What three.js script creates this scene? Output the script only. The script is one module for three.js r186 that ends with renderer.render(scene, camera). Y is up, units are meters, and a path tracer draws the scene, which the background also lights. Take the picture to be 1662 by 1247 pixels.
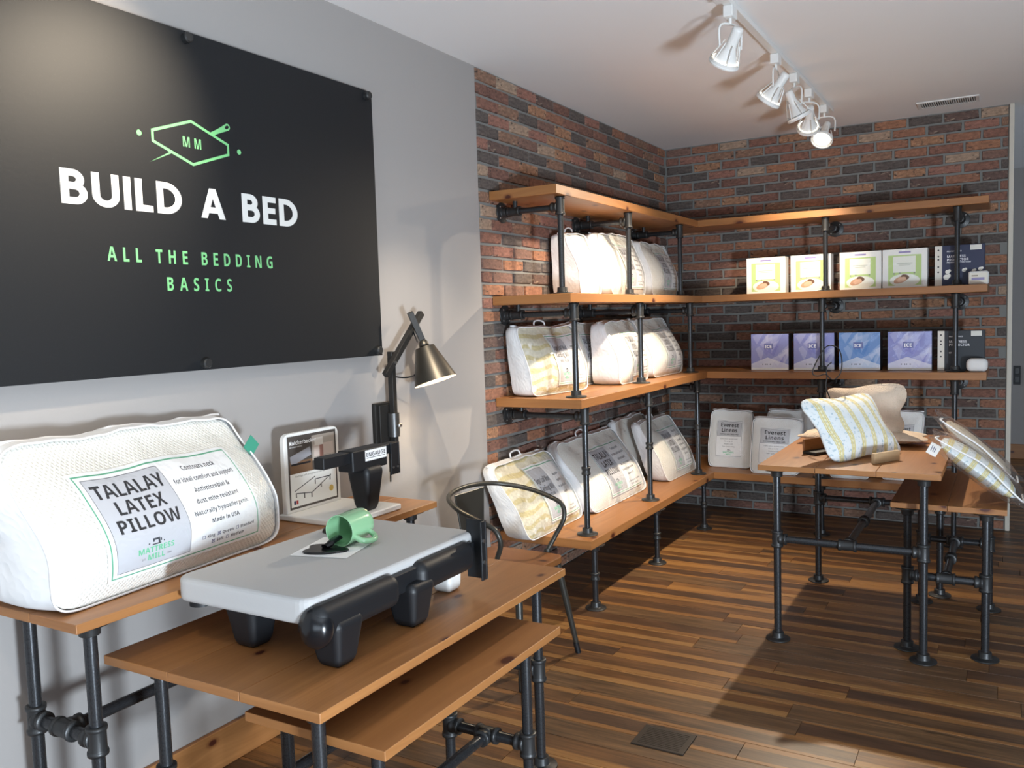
import * as THREE from 'three';
import { RoundedBoxGeometry } from 'three/addons/geometries/RoundedBoxGeometry.js';
import { mergeGeometries, mergeVertices } from 'three/addons/utils/BufferGeometryUtils.js';
import { ImprovedNoise } from 'three/addons/math/ImprovedNoise.js';
import { RectAreaLightUniformsLib } from 'three/addons/lights/RectAreaLightUniformsLib.js';

// ---------------------------------------------------------------- camera, sky, daylight, exposure
const scene = new THREE.Scene();
const camera = new THREE.PerspectiveCamera(48.3, 1662 / 1247, 0.05, 60);
camera.position.set(2.3068, 1.487, 6.3776);
camera.rotation.order = 'YXZ';
camera.rotation.set(-0.076, 0.5293, -0.0319);
const renderer = new THREE.WebGLRenderer();
renderer.toneMapping = THREE.LinearToneMapping;
renderer.toneMappingExposure = 0.87;
renderer.shadowMap.enabled = true;
RectAreaLightUniformsLib.init();
scene.background = new THREE.Color().setRGB(0.75, 0.9, 1.1);
// daylight through the glazed door in the side wall and through the shop window behind the camera
const DAY = new THREE.Color().setRGB(0.76, 0.88, 1.0);
function daylight(w, h, intensity, pos, look) {
  const l = new THREE.RectAreaLight(DAY, intensity, w, h);
  l.position.set(...pos); l.lookAt(...look); scene.add(l); return l;
}
daylight(0.52, 0.55, 330, [4.5, 0.36, 6.55], [0, 1.6, 5.0]);
daylight(3.0, 1.1, 3.5, [2.4, 0.8, 8.02], [1.4, 3.2, 4]);
const WARM = new THREE.Color().setRGB(1.0, 0.84, 0.64);
const SPOT = { power: 11 };      // candela of one lit track head

// ---------------------------------------------------------------- helpers
let seed = 7;
const rnd = () => { seed = (seed * 1664525 + 1013904223) >>> 0; return seed / 4294967296; };
const rr = (a, b) => a + (b - a) * rnd();
const NZ = new ImprovedNoise();
const noise = (x, y, z = 0) => NZ.noise(x, y, z);
const V = (x, y, z) => new THREE.Vector3(x, y, z);
const used = {};
function numbered(n) { used[n] = (used[n] || 0) + 1; return used[n] === 1 ? n : n + '_' + String(used[n] - 1).padStart(3, '0'); }
function lin(r, g, b) { return new THREE.Color().setRGB(r, g, b); }
function srgb(r, g, b) { return new THREE.Color().setRGB(r / 255, g / 255, b / 255, THREE.SRGBColorSpace); }
function mat(color, roughness = 0.6, metalness = 0, extra = {}) {
  const P = extra.transmission !== undefined || extra.clearcoat !== undefined || extra.sheen !== undefined;
  return new (P ? THREE.MeshPhysicalMaterial : THREE.MeshStandardMaterial)({ color, roughness, metalness, ...extra });
}
function finish(m) { m.castShadow = true; m.receiveShadow = true; return m; }
function clean(g) { const q = g.index ? g.toNonIndexed() : g; for (const k of Object.keys(q.attributes)) if (!['position', 'normal', 'uv'].includes(k)) q.deleteAttribute(k); if (!q.attributes.uv) q.setAttribute('uv', new THREE.BufferAttribute(new Float32Array(q.attributes.position.count * 2), 2)); q.clearGroups(); return q; }
function part(name, geos, material, parent) {
  const list = (Array.isArray(geos) ? geos : [geos]).map(clean);
  const m = finish(new THREE.Mesh(list.length > 1 ? mergeGeometries(list) : list[0], material));
  m.name = name; parent.add(m); return m;
}
function thing(name, label, category, pos = [0, 0, 0], turn = 0, group) {
  const o = new THREE.Group(); o.name = numbered(name); o.position.set(...pos); o.rotation.order = 'YXZ'; o.rotation.y = turn;
  o.userData = { label, category }; if (group) o.userData.group = group; scene.add(o); return o;
}
function structure(name, label) { const o = new THREE.Group(); o.name = name; o.userData = { kind: 'structure', label, category: name.split('_')[0] }; scene.add(o); return o; }
const at = (g, x, y, z) => g.translate(x, y, z);
function box(x0, x1, y0, y1, z0, z1) { return new THREE.BoxGeometry(x1 - x0, y1 - y0, z1 - z0).translate((x0 + x1) / 2, (y0 + y1) / 2, (z0 + z1) / 2); }
function rbox(x0, x1, y0, y1, z0, z1, r = 0.004, s = 2) { return new RoundedBoxGeometry(x1 - x0, y1 - y0, z1 - z0, s, r).translate((x0 + x1) / 2, (y0 + y1) / 2, (z0 + z1) / 2); }
function rod(a, b, r, r2 = r, seg = 18) {
  const A = V(...a), B = V(...b), d = B.clone().sub(A), L = d.length();
  const g = new THREE.CylinderGeometry(r2, r, L, seg); g.translate(0, L / 2, 0);
  g.applyQuaternion(new THREE.Quaternion().setFromUnitVectors(V(0, 1, 0), d.normalize())); return g.translate(...a);
}
function tube(pts, r, n = 48, closed = false, seg = 8) { return new THREE.TubeGeometry(new THREE.CatmullRomCurve3(pts.map((p) => V(...p)), closed), n, r, seg, closed); }
function lathe(pts, seg = 28) { return new THREE.LatheGeometry(pts.map((p) => new THREE.Vector2(...p)), seg); }
// uv in metres, the grain along one axis; every triangle takes the plane it faces
function metreUV(g, grain = 'x', du = 0, dv = 0) {
  const q = clean(g), p = q.attributes.position, uv = q.attributes.uv, ax = { x: 0, y: 1, z: 2 }[grain];
  const a = V(), b = V(), c = V();
  for (let i = 0; i < p.count; i += 3) {
    a.fromBufferAttribute(p, i); b.fromBufferAttribute(p, i + 1); c.fromBufferAttribute(p, i + 2);
    const n = b.clone().sub(a).cross(c.clone().sub(a)); const e = [Math.abs(n.x), Math.abs(n.y), Math.abs(n.z)];
    const f = e.indexOf(Math.max(...e)); const rest = [0, 1, 2].filter((k) => k !== f);
    const iu = rest.includes(ax) ? ax : rest[0], iv = rest.find((k) => k !== iu);
    [a, b, c].forEach((v, k) => { const w = v.toArray(); uv.setXY(i + k, w[iu] + du, w[iv] + dv); });
  }
  return q;
}
// ---------------------------------------------------------------- computed textures
function canvas(w, h, draw) { const c = document.createElement('canvas'); c.width = w; c.height = h; const x = c.getContext('2d'); draw(x, w, h); return c; }
function tex(c, rep = false) { const t = new THREE.CanvasTexture(c); t.colorSpace = THREE.SRGBColorSpace; t.magFilter = THREE.LinearFilter; if (rep) t.wrapS = t.wrapT = THREE.RepeatWrapping; return t; }
function pixels(w, h, f) { const d = new Uint8Array(w * h * 4); for (let y = 0; y < h; y++) for (let x = 0; x < w; x++) { const c = f(x / w, y / h, x, y), i = (y * w + x) * 4; for (let k = 0; k < 3; k++) d[i + k] = Math.max(0, Math.min(255, c[k])); d[i + 3] = 255; } const t = new THREE.DataTexture(d, w, h); t.magFilter = t.minFilter = THREE.LinearFilter; t.wrapS = t.wrapT = THREE.RepeatWrapping; t.needsUpdate = true; return t; }
function colour(t) { t.colorSpace = THREE.SRGBColorSpace; return t; }
// tileable noise on a torus-like wrap
const wrapN = (u, v, fu, fv, s) => { const a = noise(u * fu, v * fv, s), b = noise((u - 1) * fu, v * fv, s), c = noise(u * fu, (v - 1) * fv, s), d = noise((u - 1) * fu, (v - 1) * fv, s); return (a * (1 - u) + b * u) * (1 - v) + (c * (1 - u) + d * u) * v; };
const mix = (a, b, t) => a.map((x, i) => x + (b[i] - x) * t);
const sm = (a, b, x) => { const t = Math.max(0, Math.min(1, (x - a) / (b - a))); return t * t * (3 - 2 * t); };

// amber stained pine, 1.6 m of grain by 0.8 m
const KNOTS = [[0.16, 0.22, 0.013], [0.55, 0.61, 0.017], [0.82, 0.13, 0.010], [0.36, 0.83, 0.012], [0.70, 0.40, 0.009], [0.07, 0.62, 0.010], [0.28, 0.42, 0.011], [0.93, 0.78, 0.013], [0.45, 0.08, 0.009], [0.63, 0.92, 0.010]];
function pineAt(u, v, base, dark) {
  let warp = 0, knot = 0, ring = 0;
  for (const [ku, kv, kr] of KNOTS) {
    const dx = (u - ku) * 1.6, dy = (v - kv) * 0.8, r = Math.hypot(dx * 0.62, dy);
    warp += 0.02 * Math.exp(-(dx * dx) / 0.02 - (dy * dy) / 0.004) * Math.sign(dy || 1);
    knot = Math.max(knot, 1 - sm(kr * 0.7, kr * 1.15, r)); ring = Math.max(ring, (1 - sm(kr, kr * 2.2, r)) * 0.45);
  }
  const y = v + warp * 1.6 + 0.006 * wrapN(u, v, 3, 2, 5);
  const g1 = wrapN(u, y, 2, 26, 1), g2 = wrapN(u, y, 6, 120, 2), g3 = wrapN(u, v, 3, 4, 3);
  const t = 0.5 + 0.75 * g1 + 0.35 * g2 + 0.3 * g3;
  let c = mix(base, dark, Math.max(0, Math.min(1, t * 0.72)));
  c = mix(c, [96, 52, 26], ring); return mix(c, [70, 30, 18], knot);
}
const pineTex = colour(pixels(1024, 512, (u, v) => pineAt(u, v, [170, 118, 70], [130, 84, 46])));
pineTex.repeat.set(1 / 1.6, 1 / 0.8);
const pineBump = pixels(512, 256, (u, v) => { const g = 128 + 60 * wrapN(u, v, 4, 60, 8) + 40 * wrapN(u, v, 8, 100, 9); return [g, g, g]; }); pineBump.repeat.set(1 / 1.6, 1 / 0.8);
const M = {};
M.pine = mat(lin(1, 1, 1), 0.42, 0, { map: pineTex, bumpMap: pineBump, bumpScale: 0.0004 });
M.pineDark = mat(lin(0.80, 0.74, 0.66), 0.42, 0, { map: pineTex, bumpMap: pineBump, bumpScale: 0.0004 });
const speck = pixels(256, 256, (u, v) => { const g = 200 + 60 * wrapN(u, v, 24, 24, 4) + 40 * wrapN(u, v, 90, 90, 6); return [g, g, g]; }); speck.repeat.set(4, 4);
M.pipe = mat(lin(0.05, 0.053, 0.058), 0.36, 0.65, { roughnessMap: speck });
M.fitting = mat(lin(0.042, 0.043, 0.044), 0.52, 0.5, { roughnessMap: speck });
M.screw = mat(lin(0.6, 0.6, 0.6), 0.3, 1);
M.black = mat(lin(0.006, 0.007, 0.009), 0.5);
M.blackGloss = mat(lin(0.006, 0.007, 0.009), 0.22);
M.white = mat(lin(0.78, 0.77, 0.74), 0.5);
M.whiteCloth = mat(lin(0.80, 0.80, 0.79), 0.9);
M.clear = mat(lin(1, 1, 1), 0.06, 0, { transmission: 1, thickness: 0, ior: 1.45 });
M.paper = mat(lin(0.85, 0.85, 0.84), 0.8);

// ---------------------------------------------------------------- the room
const plasterBump = pixels(256, 256, (u, v) => { const g = 128 + 70 * wrapN(u, v, 40, 40, 1) + 40 * wrapN(u, v, 90, 90, 2); return [g, g, g]; }); plasterBump.repeat.set(2, 2);
M.plaster = mat(lin(0.345, 0.325, 0.312), 0.85, 0, { bumpMap: plasterBump, bumpScale: 0.0004 });
M.ceiling = mat(lin(0.84, 0.84, 0.84), 0.95, 0, { bumpMap: plasterBump, bumpScale: 0.0005 });
M.trim = mat(lin(0.62, 0.58, 0.50), 0.5);
M.mortar = mat(lin(0.22, 0.22, 0.208), 0.95, 0, { bumpMap: plasterBump, bumpScale: 0.002 });
const H = 2.74, ZB = 2.697, XR = 2.279, XE = 4.6, ZF = 8.2, ZH = -3.05;
{
  const s = structure('ceiling', 'white painted ceiling'); part('slab', box(-0.1, XE + 0.1, H, H + 0.15, ZH - 0.1, ZF + 0.1), M.ceiling, s);
}
{
  const s = structure('wall_left', 'smooth grey plaster wall behind the big black sign'); part('plaster', metreUV(box(-0.13, -0.006, 0, H, ZB, ZF + 0.1), 'z'), M.plaster, s);
  const b = structure('baseboard_left', 'amber wood baseboard under the grey wall'); part('board', metreUV(rbox(-0.006, 0.013, 0.0, 0.135, ZB + 0.01, ZF, 0.004), 'z'), M.pine, b);
}
{
  const s = structure('wall_right', 'grey side wall with a narrow glazed door, behind the viewer');
  part('plaster', [box(XE, XE + 0.13, 0, H, ZH - 0.1, 6.22), box(XE, XE + 0.13, 0, H, 6.88, ZF + 0.1), box(XE, XE + 0.13, 2.2, H, 6.22, 6.88)], M.plaster, s);
  const d = structure('door_1', 'narrow glazed door letting daylight in');
  part('door_frame', [box(XE + 0.02, XE + 0.08, 0, 2.2, 6.22, 6.26), box(XE + 0.02, XE + 0.08, 0, 2.2, 6.84, 6.88), box(XE + 0.02, XE + 0.08, 2.16, 2.2, 6.26, 6.84), box(XE + 0.02, XE + 0.08, 0, 0.06, 6.26, 6.84)], M.trim, d);
  part('pane', box(XE + 0.04, XE + 0.05, 0.06, 2.16, 6.26, 6.84), M.clear, d);
}
{
  const s = structure('wall_front', 'grey wall with the shop window, behind the viewer');
  part('plaster', [box(-0.1, 0.85, 0, H, ZF, ZF + 0.13), box(3.95, XE + 0.13, 0, H, ZF, ZF + 0.13), box(0.85, 3.95, 0, 0.12, ZF, ZF + 0.13), box(0.85, 3.95, 1.5, H, ZF, ZF + 0.13)], M.plaster, s);
  const w = structure('window_1', 'wide shop window behind the viewer');
  part('window_frame', [box(0.85, 0.9, 0.12, 1.5, ZF + 0.03, ZF + 0.1), box(3.9, 3.95, 0.12, 1.5, ZF + 0.03, ZF + 0.1), box(0.9, 3.9, 0.12, 0.17, ZF + 0.03, ZF + 0.1), box(0.9, 3.9, 1.45, 1.5, ZF + 0.03, ZF + 0.1), box(2.38, 2.42, 0.17, 1.45, ZF + 0.03, ZF + 0.1)], M.trim, w);
  part('pane', [box(0.9, 2.38, 0.17, 1.45, ZF + 0.06, ZF + 0.068)], M.clear, w); part('pane', [box(2.42, 3.9, 0.17, 1.45, ZF + 0.06, ZF + 0.068)], M.clear, w);
}
{
  const s = structure('wall_hall', 'grey wall at the end of the hall beyond the brick'); part('plaster', box(-0.1, XE + 0.1, 0, H, ZH - 0.12, ZH), M.plaster, s);
  const b = structure('baseboard_hall', 'amber wood baseboard at the end of the hall'); part('board', metreUV(rbox(0.1, XE, 0, 0.14, ZH, ZH + 0.016, 0.004), 'x'), M.pine, b);
}
// brick veneer: every brick its own piece
const brickCols = [[118, 84, 72], [130, 92, 74], [108, 78, 68], [92, 74, 68], [138, 98, 76], [122, 94, 78], [84, 76, 72], [142, 106, 82], [112, 86, 76], [132, 94, 82], [146, 124, 106], [100, 78, 72]];
const brickMats = brickCols.map((c, i) => {
  const t = colour(pixels(128, 64, (u, v) => {
    const n = wrapN(u, v, 8, 4, i + 1) * 0.6 + wrapN(u, v, 30, 16, i + 20) * 0.5, k = 1 + 0.55 * n;
    let q = c.map((x) => x * 1.13 * k);
    const w = wrapN(u, v, 5, 3, i + 50) + 0.5 * wrapN(u, v, 16, 9, i + 70);
    if (i % 2 === 1 || i === 10) q = mix(q, [176, 158, 138], sm(0.24, 0.5, w) * 0.7);
    const d = wrapN(u, v, 7, 4, i + 90); return mix(q, [52, 44, 42], sm(0.2, 0.5, d) * 0.75);
  }));
  return mat(lin(1, 1, 1), 0.9, 0, { map: t, bumpMap: plasterBump, bumpScale: 0.002 });
});
function brickGeo(variant) {
  // a face with worn, chamfered edges; local x along the course, y up, z out of the wall
  const w = 0.101, h = 0.0285, c = 0.004, d = 0.018, j = () => rr(-0.0022, 0.0022), pos = [], uv = [];
  const o = [[-w, -h], [w, -h], [w, h], [-w, h]].map(([x, y]) => [x + j(), y + j(), 0]);
  const f = o.map(([x, y]) => [x - Math.sign(x) * (c + rr(0, 0.003)), y - Math.sign(y) * c, d + rr(-0.0015, 0.0015)]);
  const quad = (a, b, e, g) => { for (const p of [a, b, e, a, e, g]) { pos.push(...p); uv.push((p[0] + w) / (2 * w), (p[1] + h) / (2 * h)); } };
  quad(f[0], f[1], f[2], f[3]); for (let k = 0; k < 4; k++) quad(o[k], o[(k + 1) % 4], f[(k + 1) % 4], f[k]);
  const g = new THREE.BufferGeometry(); g.setAttribute('position', new THREE.Float32BufferAttribute(pos, 3)); g.setAttribute('uv', new THREE.Float32BufferAttribute(uv, 2)); g.computeVertexNormals(); return g;
}
const brickGeos = Array.from({ length: 8 }, (_, i) => brickGeo(i));
camera.updateMatrixWorld(); camera.updateProjectionMatrix();
function shownArea(c, ex, ey) {   // rough size in the picture of a piece: used only to choose which pieces are separate parts
  const p = c.map((q) => V(...q).project(camera)); if (p.some((q) => q.z > 1)) return 0;
  if (p.every((q) => Math.abs(q.x) > 1 || Math.abs(q.y) > 1)) return 0;
  let a = 0; for (let i = 0; i < 4; i++) { const s = p[i], t = p[(i + 1) % 4]; a += s.x * t.y - t.x * s.y; } return Math.abs(a);
}
function pieces(parent, list, name, field) {
  list.sort((a, b) => b.area - a.area);
  const rest = {};
  list.forEach((b, i) => {
    if (i < 300 && b.area > 0) { const m = finish(new THREE.Mesh(b.geo, b.mat)); m.name = name; b.place(m); parent.add(m); } else { const m = new THREE.Object3D(); b.place(m); m.updateMatrix(); (rest[b.mat.uuid] ||= { mat: b.mat, g: [] }).g.push(clean(b.geo.clone()).applyMatrix4(m.matrix)); }
  });
  const k = Object.values(rest); if (!k.length) return;
  const m = finish(new THREE.Mesh(mergeGeometries(k.map((r) => mergeGeometries(r.g)), true), k.map((r) => r.mat))); m.name = field; m.userData.kind = 'stuff'; parent.add(m);
}
function brickWall(s, len, place, hiddenBelow) {
  const C = 0.0668, P = 0.2125, list = [];
  for (let r = 0; r * C < H - 0.03; r++) {
    const off = (r % 2) * P / 2 + rr(-0.012, 0.012);
    for (let k = -1; k * P + off < len; k++) {
      let a = k * P + off + 0.005, b = a + P - 0.01; a = Math.max(a, 0.004); b = Math.min(b, len - 0.004); if (b - a < 0.03) continue;
      const y = r * C + C / 2, mid = (a + b) / 2, sx = (b - a) / 0.202, g = brickGeos[Math.floor(rnd() * 8)], flip = rnd() < 0.5, tilt = rr(-0.006, 0.006);
      const w = rnd(), bm = brickMats[w < 0.04 ? 10 : w < 0.2 ? 6 : Math.floor(rnd() * 12) % 10];
      const q = [[a, y - C / 2], [b, y - C / 2], [b, y + C / 2], [a, y + C / 2]].map(([t, h]) => place(t, h));
      list.push({ geo: g, mat: bm, area: y < hiddenBelow ? 0 : shownArea(q), place: (m) => { const p = place(mid, y); m.position.set(...p); m.rotation.set(0, place.turn, 0); m.rotateZ(tilt + (flip ? Math.PI : 0)); m.scale.set(sx, 1, 1); } });
    }
  }
  pieces(s, list, 'brick', 'brickwork');
}
{
  const s = structure('wall_left_brick', 'reclaimed brick wall behind the pipe shelves, left side'); part('mortar', box(-0.13, -0.010, 0, H, -0.009, ZB), M.mortar, s);
  const place = (t, y) => [-0.018, y, ZB - t]; place.turn = Math.PI / 2; brickWall(s, ZB, place, 0.34);
}
{
  const s = structure('wall_back', 'reclaimed brick wall at the back behind the boxes'); part('mortar', box(-0.13, XR, 0, H, -0.12, -0.010), M.mortar, s);
  const place = (t, y) => [t, y, -0.018]; place.turn = 0; brickWall(s, XR, place, 0.34);
  const t = structure('trim_1', 'pale wooden trim on the end of the brick wall'); part('strip', rbox(XR, XR + 0.028, 0, H, -0.13, 0.004, 0.003), M.trim, t);
}
{ // a black switch plate on the hall wall, seen past the trim
  const t = thing('wall_switch', 'black switch plate on the grey hall wall beside the trim', 'switch', [2.352, 0.80, ZH]);
  part('plate', rbox(-0.03, 0.03, -0.09, 0.09, 0, 0.012, 0.004), M.black, t); part('rocker', rbox(-0.018, 0.018, 0.01, 0.07, 0.012, 0.018, 0.003), M.blackGloss, t); part('rocker', rbox(-0.018, 0.018, -0.07, -0.01, 0.012, 0.018, 0.003), M.blackGloss, t);
}
// plank floor: walnut heartwood with pale sapwood edges
const plankMats = Array.from({ length: 9 }, (_, i) => {
  const heart = [[106, 74, 46], [90, 64, 44], [118, 84, 52], [100, 68, 42], [82, 60, 44], [112, 76, 44], [122, 86, 52], [94, 70, 49], [104, 78, 53]][i], sap = [[156, 112, 64], [146, 102, 58], [160, 118, 70]][i % 3];
  const lo = [0.30, 0.0, 0.2, 0.42, 0.12, 0.34, 0.5, 0.25, 0.0][i], hi = [0, 0.28, 0.0, 0.0, 0.22, 0.12, 0.0, 0.18, 0.0][i];
  const t = colour(pixels(1024, 96, (u, v) => {
    const e = 0.05 * wrapN(u, v, 7, 1, i + 3) + 0.025 * wrapN(u, v, 40, 3, i + 8);
    const g = wrapN(u, v, 5, 14, i + 11), f = wrapN(u, v, 14, 60, i + 31), b = wrapN(u, v, 6, 2, i + 41);
    let c = heart.map((x) => x * (1 + 0.45 * g + 0.3 * f + 0.35 * b));
    const pale = sap.map((x) => x * (1 + 0.14 * g + 0.16 * f));
    const inSap = Math.max(lo ? 1 - sm(lo - 0.03, lo + 0.03, v + e) : 0, hi ? sm(1 - hi - 0.03, 1 - hi + 0.03, v + e) : 0);
    c = mix(c, pale, inSap * 0.92);
    const kn = wrapN(u, v, 9, 3, i + 61); return mix(c, [40, 28, 20], sm(0.42, 0.66, kn) * (1 - inSap) * 0.8);
  }));
  return mat(lin(0.94, 0.94, 0.94), 0.38, 0, { map: t, bumpMap: pineBump, bumpScale: 0.0005 });
});
function plankGeo() { // 1 x 1, top face with eased edges
  const c = 0.012, cz = 0.012, pos = [], uv = [], o = [[0, 0], [1, 0], [1, 1], [0, 1]];
  const low = o.map(([x, z]) => [x, -0.003, z]), top = o.map(([x, z]) => [x + (x ? -1 : 1) * 0.0012, 0, z + (z ? -1 : 1) * cz]);
  const quad = (a, b, d, e) => { for (const p of [a, d, b, a, e, d]) { pos.push(...p); uv.push(p[0], p[2]); } };
  quad(top[0], top[1], top[2], top[3]); for (let k = 0; k < 4; k++) quad(low[k], low[(k + 1) % 4], top[(k + 1) % 4], top[k]);
  const g = new THREE.BufferGeometry(); g.setAttribute('position', new THREE.Float32BufferAttribute(pos, 3)); g.setAttribute('uv', new THREE.Float32BufferAttribute(uv, 2)); g.computeVertexNormals(); return g;
}
{
  const s = structure('floor', 'multi-toned wooden plank floor'); part('subfloor', box(-0.1, XE + 0.1, -0.1, -0.004, ZH - 0.1, ZF + 0.1), M.black, s);
  const base = plankGeo(), list = [], Wp = 0.124;
  const variants = Array.from({ length: 6 }, (_, i) => { const g = base.clone(), u = g.attributes.uv, o = i * 0.17, fl = i % 2; for (let k = 0; k < u.count; k++) u.setXY(k, u.getX(k) * 0.9 + o, fl ? 1 - u.getY(k) : u.getY(k)); return g; });
  for (let r = 0; ZH + r * Wp < ZF; r++) {
    const z = ZH + r * Wp; let x = -0.005 - rr(0, 0.9);
    while (x < XE) {
      const L = rr(0.8, 1.25), a = Math.max(x, -0.005), b = Math.min(x + L, XE); x += L; if (b - a < 0.02) continue;
      const area = z > -0.15 || a > 2.0 ? shownArea([[a, 0, z], [b, 0, z], [b, 0, z + Wp], [a, 0, z + Wp]]) : 0;
      list.push({ geo: variants[Math.floor(rnd() * 6)], mat: plankMats[Math.floor(rnd() * 9)], area, place: (m) => { m.position.set(a, 0, z); m.scale.set(b - a, 1, Wp - 0.0008); } });
    }
  }
  pieces(s, list, 'plank', 'planking');
}
// ---------------------------------------------------------------- pipe fittings
const PR = 0.0163;
function flange(x, y, z, dir = [0, 1, 0]) { // plate on a surface, neck along dir
  const g = lathe([[0, 0], [0.053, 0], [0.054, 0.002], [0.053, 0.006], [0.030, 0.009], [0.0265, 0.012], [0.0255, 0.032], [0.0235, 0.034], [0, 0.034]], 26);
  g.applyQuaternion(new THREE.Quaternion().setFromUnitVectors(V(0, 1, 0), V(...dir))); return g.translate(x, y, z);
}
function screws(x, y, z, dir) {
  const q = new THREE.Quaternion().setFromUnitVectors(V(0, 1, 0), V(...dir));
  return [0, 1, 2, 3].map((k) => { const a = Math.PI / 4 + k * Math.PI / 2; const g = new THREE.SphereGeometry(0.005, 8, 5).scale(1, 0.6, 1).translate(0.041 * Math.cos(a), 0.008, 0.041 * Math.sin(a)); return g.applyQuaternion(q).translate(x, y, z); });
}
function sleeve(a, b, r = 0.0225) { // cast fitting with a band at each end
  const A = V(...a), B = V(...b), d = B.clone().sub(A), L = d.length(), e = 0.011;
  const g = lathe([[PR, 0], [r + 0.003, 0], [r + 0.0035, e * 0.5], [r + 0.003, e], [r, e + 0.002], [r, L - e - 0.002], [r + 0.003, L - e], [r + 0.0035, L - e * 0.5], [r + 0.003, L], [PR, L]], 22);
  g.applyQuaternion(new THREE.Quaternion().setFromUnitVectors(V(0, 1, 0), d.normalize())); return g.translate(...a);
}
const tee = (p, run, branch) => { const R = V(...run), B = V(...branch), P = V(...p); return [sleeve(P.clone().addScaledVector(R, -0.037).toArray(), P.clone().addScaledVector(R, 0.037).toArray()), sleeve(P.clone().addScaledVector(B, 0.008).toArray(), P.clone().addScaledVector(B, 0.042).toArray())]; };
// a top of glued boards lying along z, or along x
function boardTop(t, x0, x1, z0, z1, y, th, n, along, m = M.pine) {
  for (let i = 0; i < n; i++) {
    const f = 0.0004;
    const g = along === 'z' ? rbox(x0 + (x1 - x0) * i / n + f, x0 + (x1 - x0) * (i + 1) / n - f, y - th, y, z0, z1, 0.0025) : rbox(x0, x1, y - th, y, z0 + (z1 - z0) * i / n + f, z0 + (z1 - z0) * (i + 1) / n - f, 0.0025);
    part('board', metreUV(g, along, rnd() * 1.6, rnd() * 0.8), m, t);
  }
}
function pipeTable(name, label, category, o) {
  const t = thing(name, label, category, [o.x0, 0, o.z0]); const X = (x) => x - o.x0, Z = (z) => z - o.z0;
  boardTop(t, 0, o.x1 - o.x0, 0, o.z1 - o.z0, o.y, o.th, o.n, 'z');
  const [xa, xb] = o.lx, [za, zb] = o.lz, yt = o.y - o.th, ty = o.tee;
  for (const z of [za, zb]) {
    for (const x of [xa, xb]) {
      part('leg', [rod([X(x), 0.01, Z(z)], [X(x), yt, Z(z)], PR)], M.pipe, t);
      part('flange', [flange(X(x), 0.0005, Z(z)), flange(X(x), yt - 0.0005, Z(z), [0, -1, 0])], M.fitting, t);
      part('tee_fitting', tee([X(x), ty, Z(z)], [0, 1, 0], [x === xa ? 1 : -1, 0, 0]), M.fitting, t);
    }
    const xm = (xa + xb) / 2;
    part('crossbar', rod([X(xa), ty, Z(z)], [X(xb), ty, Z(z)], PR), M.pipe, t);
    part('tee_fitting', tee([X(xm), ty, Z(z)], [1, 0, 0], [0, 0, z === za ? 1 : -1]), M.fitting, t);
  }
  const xm = (xa + xb) / 2, zm = (za + zb) / 2;
  part('stretcher', rod([X(xm), ty, Z(za)], [X(xm), ty, Z(zb)], PR), M.pipe, t);
  part('coupling', sleeve([X(xm), ty, Z(zm) - 0.025], [X(xm), ty, Z(zm) + 0.025]), M.fitting, t);
  return t;
}
pipeTable('console_table', 'tall narrow pine table on pipe legs along the grey wall, holding the large pillow bag', 'table', { x0: 0.03, x1: 0.412, z0: 3.735, z1: 5.205, y: 0.80, th: 0.024, n: 2, lx: [0.087, 0.346], lz: [3.82, 5.13], tee: 0.472 });
pipeTable('display_table', 'middle pine table on pipe legs carrying the small bed model', 'table', { x0: 0.302, x1: 1.042, z0: 3.904, z1: 5.07, y: 0.66, th: 0.024, n: 3, lx: [0.43, 0.968], lz: [3.975, 5.0], tee: 0.33 });
pipeTable('nesting_bench', 'low pine bench on pipe legs tucked beneath the middle table', 'bench', { x0: 0.703, x1: 1.137, z0: 4.133, z1: 4.976, y: 0.555, th: 0.024, n: 2, lx: [0.765, 1.052], lz: [4.205, 4.90], tee: 0.2 });
pipeTable('tall_table', 'pine table on pipe legs with the striped pillow on it', 'table', { x0: 1.335, x1: 2.068, z0: 1.385, z1: 2.58, y: 0.805, th: 0.024, n: 3, lx: [1.404, 2.0], lz: [1.57, 2.515], tee: 0.463 });
pipeTable('side_bench', 'low pine bench on pipe legs beside the striped pillow table, two clear bags on it', 'bench', { x0: 1.862, x1: 2.299, z0: 1.62, z1: 2.43, y: 0.65, th: 0.024, n: 2, lx: [1.926, 2.224], lz: [1.71, 2.385], tee: 0.327 });

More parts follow.
